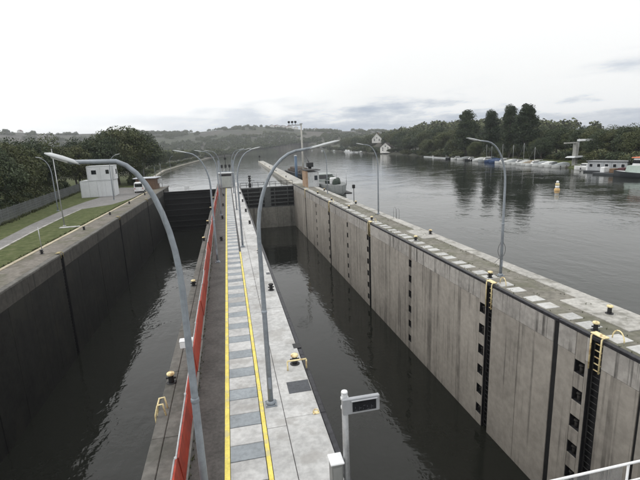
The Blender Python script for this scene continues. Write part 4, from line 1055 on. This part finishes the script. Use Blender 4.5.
# ------------------------------------------------------------------ trees
LEAF = [leaf_mat('leaves_dark', (.030, .045, .022), (.065, .085, .042)), leaf_mat('leaves_mid', (.045, .060, .022), (.095, .105, .042)), leaf_mat('leaves_poplar', (.022, .036, .018), (.050, .068, .030)), leaf_mat('leaves_yellowish', (.052, .066, .026), (.098, .105, .045))]
BARK = mat('bark', (.10, .085, .07), .9, var=.3, scale=4)
def crown_mesh(seed, H, R, kind, nl, leaf, mt):
    rg = np.random.default_rng(seed)
    if kind == 'poplar':
        K = 95; t = rg.uniform(.0, 1, K); prof = (.62+.38*np.sin(np.clip(t*1.15, 0, 1)*PI))*np.sqrt(np.clip(1-(t*.97)**5, .02, 1))*rg.uniform(.8, 1.12, K)
        a = rg.uniform(0, 2*PI, K); rr = R*prof*np.sqrt(rg.uniform(.1, 1, K))*.80
        C = np.stack([rr*np.cos(a), rr*np.sin(a), H*(.16+.76*t)], -1); cr = R*.36*(.55+.85*rg.random(K))
    elif kind == 'shrub':
        K = 22; a = rg.uniform(0, 2*PI, K); rr = R*np.sqrt(rg.random(K))*.8
        C = np.stack([rr*np.cos(a), rr*np.sin(a), H*rg.uniform(.2, .75, K)*(1-.35*(rr/R)**2)], -1); cr = R*.36*(.6+.7*rg.random(K))
    else:
        K = 44; v = rg.normal(size=(K, 3)); v /= np.linalg.norm(v, axis=1)[:, None]; rad = rg.uniform(.35, 1, K)**.6
        C = v*rad[:, None]*np.array([R*.78, R*.78, H*.34]); C[:, 2] += H*.60; C[:, :2] *= (1.05-.35*np.clip((C[:, 2:3]/H-.6)*2, -1, 1))
        cr = R*.34*(.55+.75*rg.random(K))
    per = max(1, nl//K); cid = np.repeat(np.arange(K), per); n = len(cid)
    d = rg.normal(size=(n, 3)); d /= np.linalg.norm(d, axis=1)[:, None]
    rr = cr[cid]*rg.uniform(.35, 1.08, n)**.5
    P = C[cid]+d*rr[:, None]*np.array([1, 1, .85])
    P[:, 2] = np.maximum(P[:, 2], .25)
    nrm = d + rg.normal(size=(n, 3))*.7; nrm /= np.linalg.norm(nrm, axis=1)[:, None]
    tt = np.cross(nrm, rg.normal(size=(n, 3))); tt /= np.linalg.norm(tt, axis=1)[:, None]; bb = np.cross(nrm, tt)
    s = leaf*rg.uniform(.6, 1.35, n)[:, None]
    q = np.stack([P-tt*s, P+bb*s*.55+nrm*s*.1, P+tt*s, P-bb*s*.55+nrm*s*.1], 1).reshape(-1, 3)
    me = bpy.data.meshes.new('crown'); me.vertices.add(4*n); me.vertices.foreach_set('co', q.ravel().astype(np.float32))
    me.loops.add(4*n); me.loops.foreach_set('vertex_index', np.arange(4*n, dtype=np.int32)); me.polygons.add(n)
    me.polygons.foreach_set('loop_start', np.arange(0, 4*n, 4, dtype=np.int32)); me.update(calc_edges=True); me.materials.append(mt)
    tm = MB(); hb = {'poplar': .9, 'shrub': .45}.get(kind, .72)*H
    tm.tube([(0, 0, -.4), (.05*R, 0, hb*.3), (0, .05*R, hb*.65), (0, 0, hb)], [H*.022, H*.017, H*.012, H*.004], 7)
    for i in rg.choice(K, 7, replace=False):
        c = C[i]; z0_ = min(hb*.85, max(.15*H, c[2]-.22*H)); tm.tube([(0, 0, z0_), (c[0]*.5, c[1]*.5, z0_+(c[2]-z0_)*.6), tuple(c)], [H*.009, H*.006, H*.002], 5)
    tme = tm.mesh('trunk'); tme.materials.append(BARK)
    return me, tme
PROTO = {'broad': [crown_mesh(11+i, 12, 5.0+.4*(i % 3), 'broad', 11000, .20, LEAF[[0, 1, 0, 3, 1][i]]) for i in range(5)],
         'poplar': [crown_mesh(31+i, 21, 4.4, 'poplar', 17000, .26, LEAF[2]) for i in range(3)],
         'shrub': [crown_mesh(51+i, 3.4, 2.4, 'shrub', 2600, .17, LEAF[[1, 3, 0][i]]) for i in range(3)]}
def tree(name, label, kind, i, x, y, h, group=None, wide=1.0, z=None):
    me, tm = PROTO[kind][i % len(PROTO[kind])]; base = {'broad': 12, 'poplar': 21, 'shrub': 3.4}[kind]; s = h/base
    t = thing(name, label, 'shrub' if kind == 'shrub' else 'tree', (x, y, tz(x, y) if z is None else z), random.uniform(0, 6.28), group, (s*wide, s*wide, s))
    link('crown', me, None, t); link('trunk', tm, None, t); return t
# poplars
for px, top, wpx, lab in ((465.5, 111, 23, 'leftmost of the four tall poplars behind the marina'), (490, 111, 18, 'second tall poplar behind the marina, standing apart'), (508.5, 106, 19, 'third tall poplar behind the marina, touching the tallest'), (524, 103.5, 24, 'tallest and rightmost of the poplars behind the marina')):
    p = shore(px, 9); zt = GY(px, top, p.y).z; h = (zt-p.z)*1.05; wm_ = wpx/430*math.hypot(p.x, p.y)
    tree('poplar_tree', lab, 'poplar', int(px), p.x, p.y, h, None, wm_/8.8/(h/21)*.98)
for k, (x, y_, h) in enumerate(((-40, 108, 10.5), (-46, 116, 12), (-36.5, 117, 11), (-33, 124, 12.5), (-52, 124, 13), (-30, 131, 12), (-41, 133, 13), (-58, 112, 12), (-50, 100, 11))):
    tree('background_tree', f'dark tree behind the white containers on the left bank, {nth(k+1)} counted towards the river', 'broad', k+1, x, y_, h, 'trees behind the containers', 1.15)
# left bank trees behind the fence, from the pixel of the crown top
LT = [(-14, 140, 66, 'rightmost out of frame'), (4, 143, 70, ''), (22, 140, 76, ''), (38, 142, 84, ''), (54, 143, 92, ''), (70, 141, 100, ''), (84, 138, 112, ''), (97, 136, 122, ''), (110, 131, 132, ''), (124, 126.5, 138, ''), (138, 132, 150, ''), (10, 152, 62, ''), (32, 155, 72, ''), (62, 158, 92, ''), (78, 160, 104, ''), (104, 158, 118, ''), (128, 150, 134, '')]
for k, (px, py, y_, _) in enumerate(LT):
    p = GY(px, py, y_); h = max(4, p.z)
    fx = np.interp(y_, [40, 113], [-26.5, -34.8]); x = min(p.x-2, fx-6.0) if y_ < 113 else min(p.x, -25)
    lab = {9: 'tallest rounded tree on the left bank, rising above the hill line', 0: 'leafy tree at the far left edge behind the fence'}.get(k, f'leafy tree behind the left fence, {["","first","second","third","fourth","fifth","sixth","seventh","eighth","","ninth","tenth","eleventh","twelfth","thirteenth","fourteenth","fifteenth"][k]} counted outward from the left edge')
    tree('broadleaf_tree', lab, 'broad', k, x, y_, h*1.04, 'trees behind the left fence', 1.0 if k != 9 else 1.05)
for k in range(26):
    q = k/25; y_ = 44+68*q; x = float(np.interp(y_, [40, 113], [-26.5, -34.8]))-2.6-random.uniform(0, 1.8)
    tree('shrub', f'low green hedge shrub behind the left wire fence, {nth(k+1)} from the camera end', 'shrub', k, x, y_, random.uniform(2.4, 3.8), 'hedge behind the left fence', .95)
for k in range(22):
    y_ = 128+k*20+random.uniform(-6, 6); x = float(lsh(y_))-random.uniform(8, 15)-(3 if y_ < 200 else 0)
    tree('riverside_tree', f'broad tree on the left river bank, {nth(k+1)} going upstream from the gate', 'broad', k*3, x, y_, random.uniform(8, 11.5), 'trees along the left river bank')
for k in range(24):
    y_ = 124+k*17+random.uniform(-4, 4); x = float(lsh(y_))-random.uniform(2.5, 5)
    tree('riverside_shrub', f'low shrub at the left water edge, {nth(k+1)} going upstream from the gate', 'shrub', k, x, y_, random.uniform(1.6, 3.2), 'shrubs at the left water edge', 1.3)
# right bank row behind the quay
for k, px in enumerate(range(536, 700, 9)):
    p = shore(px+random.uniform(-2, 2), 24+random.uniform(-5, 8)); top = 127.5+random.uniform(-2.0, 4)-(px-600)*.02; zt = GY(px, top, p.y).z
    tree('bank_tree', f'broad tree behind the houseboat quay, {nth(k+1)} from the left of its row', 'broad', k, p.x, p.y, max(6, zt-p.z)*1.02, 'trees behind the right bank quay', 1.15)
for k, px in enumerate(range(500, 700, 8)):
    p = shore(px+random.uniform(-2, 2), 44+random.uniform(-5, 14)); top = 126.5+random.uniform(-1.5, 3)-(px-600)*.02; zt = GY(px, top, p.y).z
    tree('hill_tree', f'rear tree on the rise behind the right bank, {nth(k+1)} from the left of its row', 'broad', k+2, p.x, p.y, max(7, zt-p.z), 'rear trees behind the right bank', 1.3)
for k, px in enumerate(range(430, 700, 8)):
    p = shore(px+random.uniform(-3, 3), 10+random.uniform(-3, 4))
    tree('bank_shrub', f'low shrub along the right bank behind the boats, {nth(k+1)} from the left', 'shrub', k, p.x, p.y, random.uniform(2.2, 4.8), 'shrubs along the right bank', 1.3)
for k, px in enumerate(range(302, 460, 6)):
    p = shore(px+random.uniform(-2, 2), 4+random.uniform(-1, 3)*(1 if px > 400 else 4))
    tree('waterside_shrub', f'low dark shrub at the far right waterline, {nth(k+1)} from the left', 'shrub', k+1, p.x, p.y, random.uniform(3, 5.5)*(1 if px > 390 else 1.5), 'shrubs at the far right waterline', 1.5)
# wooded slope between the far bend and the poplars
TOPY = [(342, 130), (352, 126.5), (375, 124), (400, 122.5), (425, 124), (445, 125), (470, 126), (500, 128), (540, 130)]
SPX = [342+(k*37 % 200)+random.uniform(-2, 2) for k in range(84)]
RANK = [1+sum(1 for q in range(84) if q % 3 == k % 3 and SPX[q] < SPX[k]) for k in range(84)]
for k in range(84):
    px = SPX[k]; row = k % 3
    p = shore(px, (10, 30, 60)[row]*max(1, (480-px)/70)+random.uniform(-4, 4))
    ty = float(np.interp(px, [a for a, b in TOPY], [b for a, b in TOPY]))+(14, 7, 0)[row]+random.uniform(-1.5, 2.5)
    h = GY(px, ty, p.y).z-p.z
    if h < 5 and not 364 < px < 399: h = random.uniform(6, 8)
    if 364 < px < 399 and row < 2: h = min(h, GY(px, 150 if row == 0 else 147, p.y).z-p.z)
    if (383 < px < 397 and row < 1) or h < 2.5: continue
    tree('slope_tree', f'{("lower edge", "middle", "crest")[row]} tree on the far wooded right slope, {nth(RANK[k])} from the left', 'broad', k, p.x, p.y, min(h, 18), 'trees on the wooded right slope', 1.25)
# distant woods that read as one mass
def far_wood(name, label, pts, size):
    q = []; rg = np.random.default_rng(5)
    for x, y, s in pts:
        z_ = tz(x, y); n = 120; d = rg.normal(size=(n, 3)); d /= np.linalg.norm(d, axis=1)[:, None]; d[:, 2] = np.abs(d[:, 2])*1.0
        P = np.array([x, y, z_+s*.12])+d*np.array([s*.62, s*.62, s*.85])*rg.uniform(.6, 1, n)[:, None]
        nr = d+rg.normal(size=(n, 3))*.5; nr /= np.linalg.norm(nr, axis=1)[:, None]
        tt = np.cross(nr, rg.normal(size=(n, 3))); tt /= np.linalg.norm(tt, axis=1)[:, None]; bb = np.cross(nr, tt); l = s*.13
        q.append(np.stack([P-tt*l, P+bb*l*.7, P+tt*l, P-bb*l*.7], 1).reshape(-1, 3))
    q = np.concatenate(q); n = len(q)//4
    me = bpy.data.meshes.new(name); me.vertices.add(4*n); me.vertices.foreach_set('co', q.ravel().astype(np.float32)); me.loops.add(4*n)
    me.loops.foreach_set('vertex_index', np.arange(4*n, dtype=np.int32)); me.polygons.add(n); me.polygons.foreach_set('loop_start', np.arange(0, 4*n, 4, dtype=np.int32)); me.update(calc_edges=True)
    o = link(name, me, LEAF[1]); o['kind'] = 'stuff'; o['label'] = label; o['category'] = 'woods'; return o
pts = []
while len(pts) < 900:                                # far shore belt and scattered copses on the hills
    az = random.uniform(-.75, .42); r = random.uniform(900, 1150); x, y = r*math.sin(az), r*math.cos(az)
    if float(lsh(y)) < x+8 and x-8 < float(rsh(y)): continue
    pts.append((x, y, random.uniform(7, 12)))
for q in np.linspace(0, 1, 170):
    y = 596+ (1065-596)*q; x = float(lsh(y)); pts.append((x-random.uniform(2, 10), y+random.uniform(0, 8), random.uniform(7, 12)))
far_wood('far_shore_wood', 'belt of woods along the far shore at the foot of the hills', pts, 10)
pts = []
for c in range(170):
    az = random.uniform(-.85, .42); r = random.uniform(1150, 1700); n = random.randint(2, 16); vx, vy = random.uniform(-1, 1), random.uniform(-.3, .3)
    for k in range(n):
        rr = r+vy*k*14; a2 = az+vx*k*9/r; pts.append((rr*math.sin(a2), rr*math.cos(a2), random.uniform(5, 11)))
far_wood('hill_copses', 'hedges and copses scattered over the distant hillside', pts, 8)
pts = []
while len(pts) < 420:                                # left bank hinterland
    x = random.uniform(-330, -45); y = random.uniform(130, 760)
    if x > float(lsh(y))-18: continue
    pts.append((x, y, random.uniform(7, 12)))
far_wood('left_bank_wood', 'dense woods behind the left river bank', pts, 9)
pts = []
while len(pts) < 520:
    y = random.uniform(300, 900); x = float(rsh(y))+random.uniform(45, 170)
    pts.append((x, y, random.uniform(8, 12)))
far_wood('right_slope_wood', 'dense woods covering the slope behind the right bank', pts, 9)

def weeds(name, label, spots):
    q = []; rg = np.random.default_rng(9)
    for x, y, z_, s in spots:
        n = 9; a = rg.uniform(0, 2*PI, n); ln = s*rg.uniform(.5, 1.2, n); ti = rg.uniform(.15, .9, n)
        for i in range(n):
            d = np.array([math.cos(a[i])*ti[i], math.sin(a[i])*ti[i], 1.0])*ln[i]; sd_ = np.array([-math.sin(a[i]), math.cos(a[i]), 0])*s*.11; b = np.array([x, y, z_])
            q.append([b-sd_, b+sd_, b+d*.6+sd_*.8, b+d])
    q = np.array(q).reshape(-1, 3); n = len(q)//4
    o = link(name, (lambda me: (me.from_pydata(q.tolist(), [], [(4*i, 4*i+1, 4*i+2, 4*i+3) for i in range(n)]), me)[1])(bpy.data.meshes.new(name)), LEAF[3]); o['kind'] = 'stuff'; o['label'] = label; o['category'] = 'weeds'
U = random.uniform
weeds('pier_weeds', 'small weeds and moss along the foot of the red barrier', [(bx(y_)+.06+abs(random.gauss(0, .05)), y_, -.006, U(.03, .09)) for y_ in [U(8, 80)**1.0 for _ in range(420)]])
weeds('wall_weeds', 'small weeds in the joints on top of the right lock wall', [(random.choice((14.72, 15.6, 16.9, 17.16))+random.gauss(0, .12), U(9, 75), -.03, U(.04, .11)) for _ in range(520)])
weeds('lawn_edge_grass', 'rough grass along the kerb and the path on the left bank', [(-17.8-abs(random.gauss(0, .12)), U(30, 100), 0, U(.08, .2)) for _ in range(700)] + [(np.interp(y_, [40, 113], [-26.5, -34.8])+random.gauss(.1, .25), y_, 0, U(.15, .45)) for y_ in [U(42, 112) for _ in range(700)]])

# ------------------------------------------------------------------ houses
def house(label, p, wd, dp, hw, hr, rz, wallm, roofm, group=None, wins=True):
    t = thing('house', label, 'house', p, rz, group)
    wl = MB().add([(-wd, -dp, -1), (wd, -dp, -1), (wd, dp, -1), (-wd, dp, -1), (-wd, -dp, hw), (wd, -dp, hw), (wd, dp, hw), (-wd, dp, hw), (0, -dp, hw+hr), (0, dp, hw+hr)],
        [(0, 1, 5, 8, 4), (2, 3, 7, 9, 6), (1, 2, 6, 5), (3, 0, 4, 7)]).build('wall', wallm, t)
    e = .5; k = hr/wd; s = MB()
    for g_ in (-1, 1):
        a = [(g_*(wd+e), -dp-e, hw-e*k+.02), (g_*(wd+e), dp+e, hw-e*k+.02), (0, dp+e, hw+hr+.02), (0, -dp-e, hw+hr+.02)]
        b = [(x, y, z_+.25) for x, y, z_ in a]; s.add(a+b, [(0, 1, 2, 3), (7, 6, 5, 4), (0, 4, 5, 1), (1, 5, 6, 2), (2, 6, 7, 3), (3, 7, 4, 0)])
    r = s.build('roof', roofm, t); MB().cbox(wd*.3-.3, wd*.3+.3, -.3, .3, hw+hr*.5, hw+hr+.9, .03).build('chimney', mat('chimney_brick', (.25, .12, .09), .9), r)
    if wins:
        for x in (-wd*.5, wd*.5):
            for z_ in (1.0, hw-1.4):
                o = MB().cbox(x-.6, x+.6, -dp-.06, -dp-.003, z_, z_+1.3, .02).build('window', GREYP(), t); MB().box(x-.5, x+.5, -dp-.07, -dp-.061, z_+.1, z_+1.2).build('pane', GLASS(), o)
        o = MB().cbox(-.6, .6, -dp-.06, -dp-.003, hw+.2, hw+1.6, .02).build('window', GREYP(), t); MB().box(-.5, .5, -dp-.07, -dp-.061, hw+.3, hw+1.5).build('pane', GLASS(), o)
    return t
HW = mat('house_white', (.70, .69, .66), .8, var=.06, scale=2); HR = mat('roof_tiles', (.13, .065, .05), .85, var=.2, scale=3); HRD = mat('roof_dark', (.07, .06, .06), .85, var=.2, scale=3)
p = shore(377, 70); ZB = GY(377, 142, p.y).z
house('white gabled house on the wooded slope above the far right bank', (p.x, p.y, max(p.z, ZB)), 5.5, 6, 3.6, 6.2, -.35, HW, HRD)
p = shore(389, 14)
house('lower white house with dark roof near the water on the far right bank', (p.x, p.y, p.z), 5.5, 6.5, 4.2, 4.0, -.9, HW, HRD)
p = shore(586, 13); zz_ = GY(586, 141, p.y).z
t = thing('banner', 'bright white banner board among the trees above the right bank', 'banner', (p.x, p.y, p.z), -.6)
MB().cbox(-3.0, 3.0, -.05, .05, zz_-p.z, zz_-p.z+.6, .03).build('board', WHT(), t)
for s in (-1, 1): MB().tube([(s*2.4, .12, 0), (s*2.4, .12, zz_-p.z+.8)], .06, 6).build('post', GALV(), t)
for i, (px, py, wd) in enumerate(((272, 133.5, 7), (277, 133, 10), (283, 132.5, 8), (289, 132, 12), (296, 131.5, 7), (316, 131, 6), (327, 130.5, 7), (22, 141.5, 5))):
    d = ray(px, py); a = math.atan2(d.x, d.y); r = 1600
    x, y_ = r*math.sin(a), r*math.cos(a)
    house(f'tiny pale house on the distant hill ridge, {["first","second","third","fourth","fifth","sixth","seventh","lone one at far left"][i]} from the left of the village' if i < 7 else 'tiny pale house on the distant hill at the far left', (x, y_, tz(x, y_)), wd, 8, 5, 4, random.uniform(-.5, .5), HW, HR if i % 2 else HRD, 'houses on the distant ridge', False)

# ------------------------------------------------------------------ haze
hz = MB().box(-2690, 2690, -390, 3290, -14.5, 128).build('haze', None)
hm = bpy.data.materials.new('haze_air'); hm.use_nodes = True; t = hm.node_tree; t.nodes.clear()
o_ = t.nodes.new('ShaderNodeOutputMaterial'); v_ = t.nodes.new('ShaderNodeVolumePrincipled'); v_.inputs['Color'].default_value = (.88, .92, 1, 1); v_.inputs['Density'].default_value = .00019; v_.inputs['Anisotropy'].default_value = .2
t.links.new(v_.outputs[0], o_.inputs['Volume']); hz.data.materials.append(hm); hz['kind'] = 'stuff'
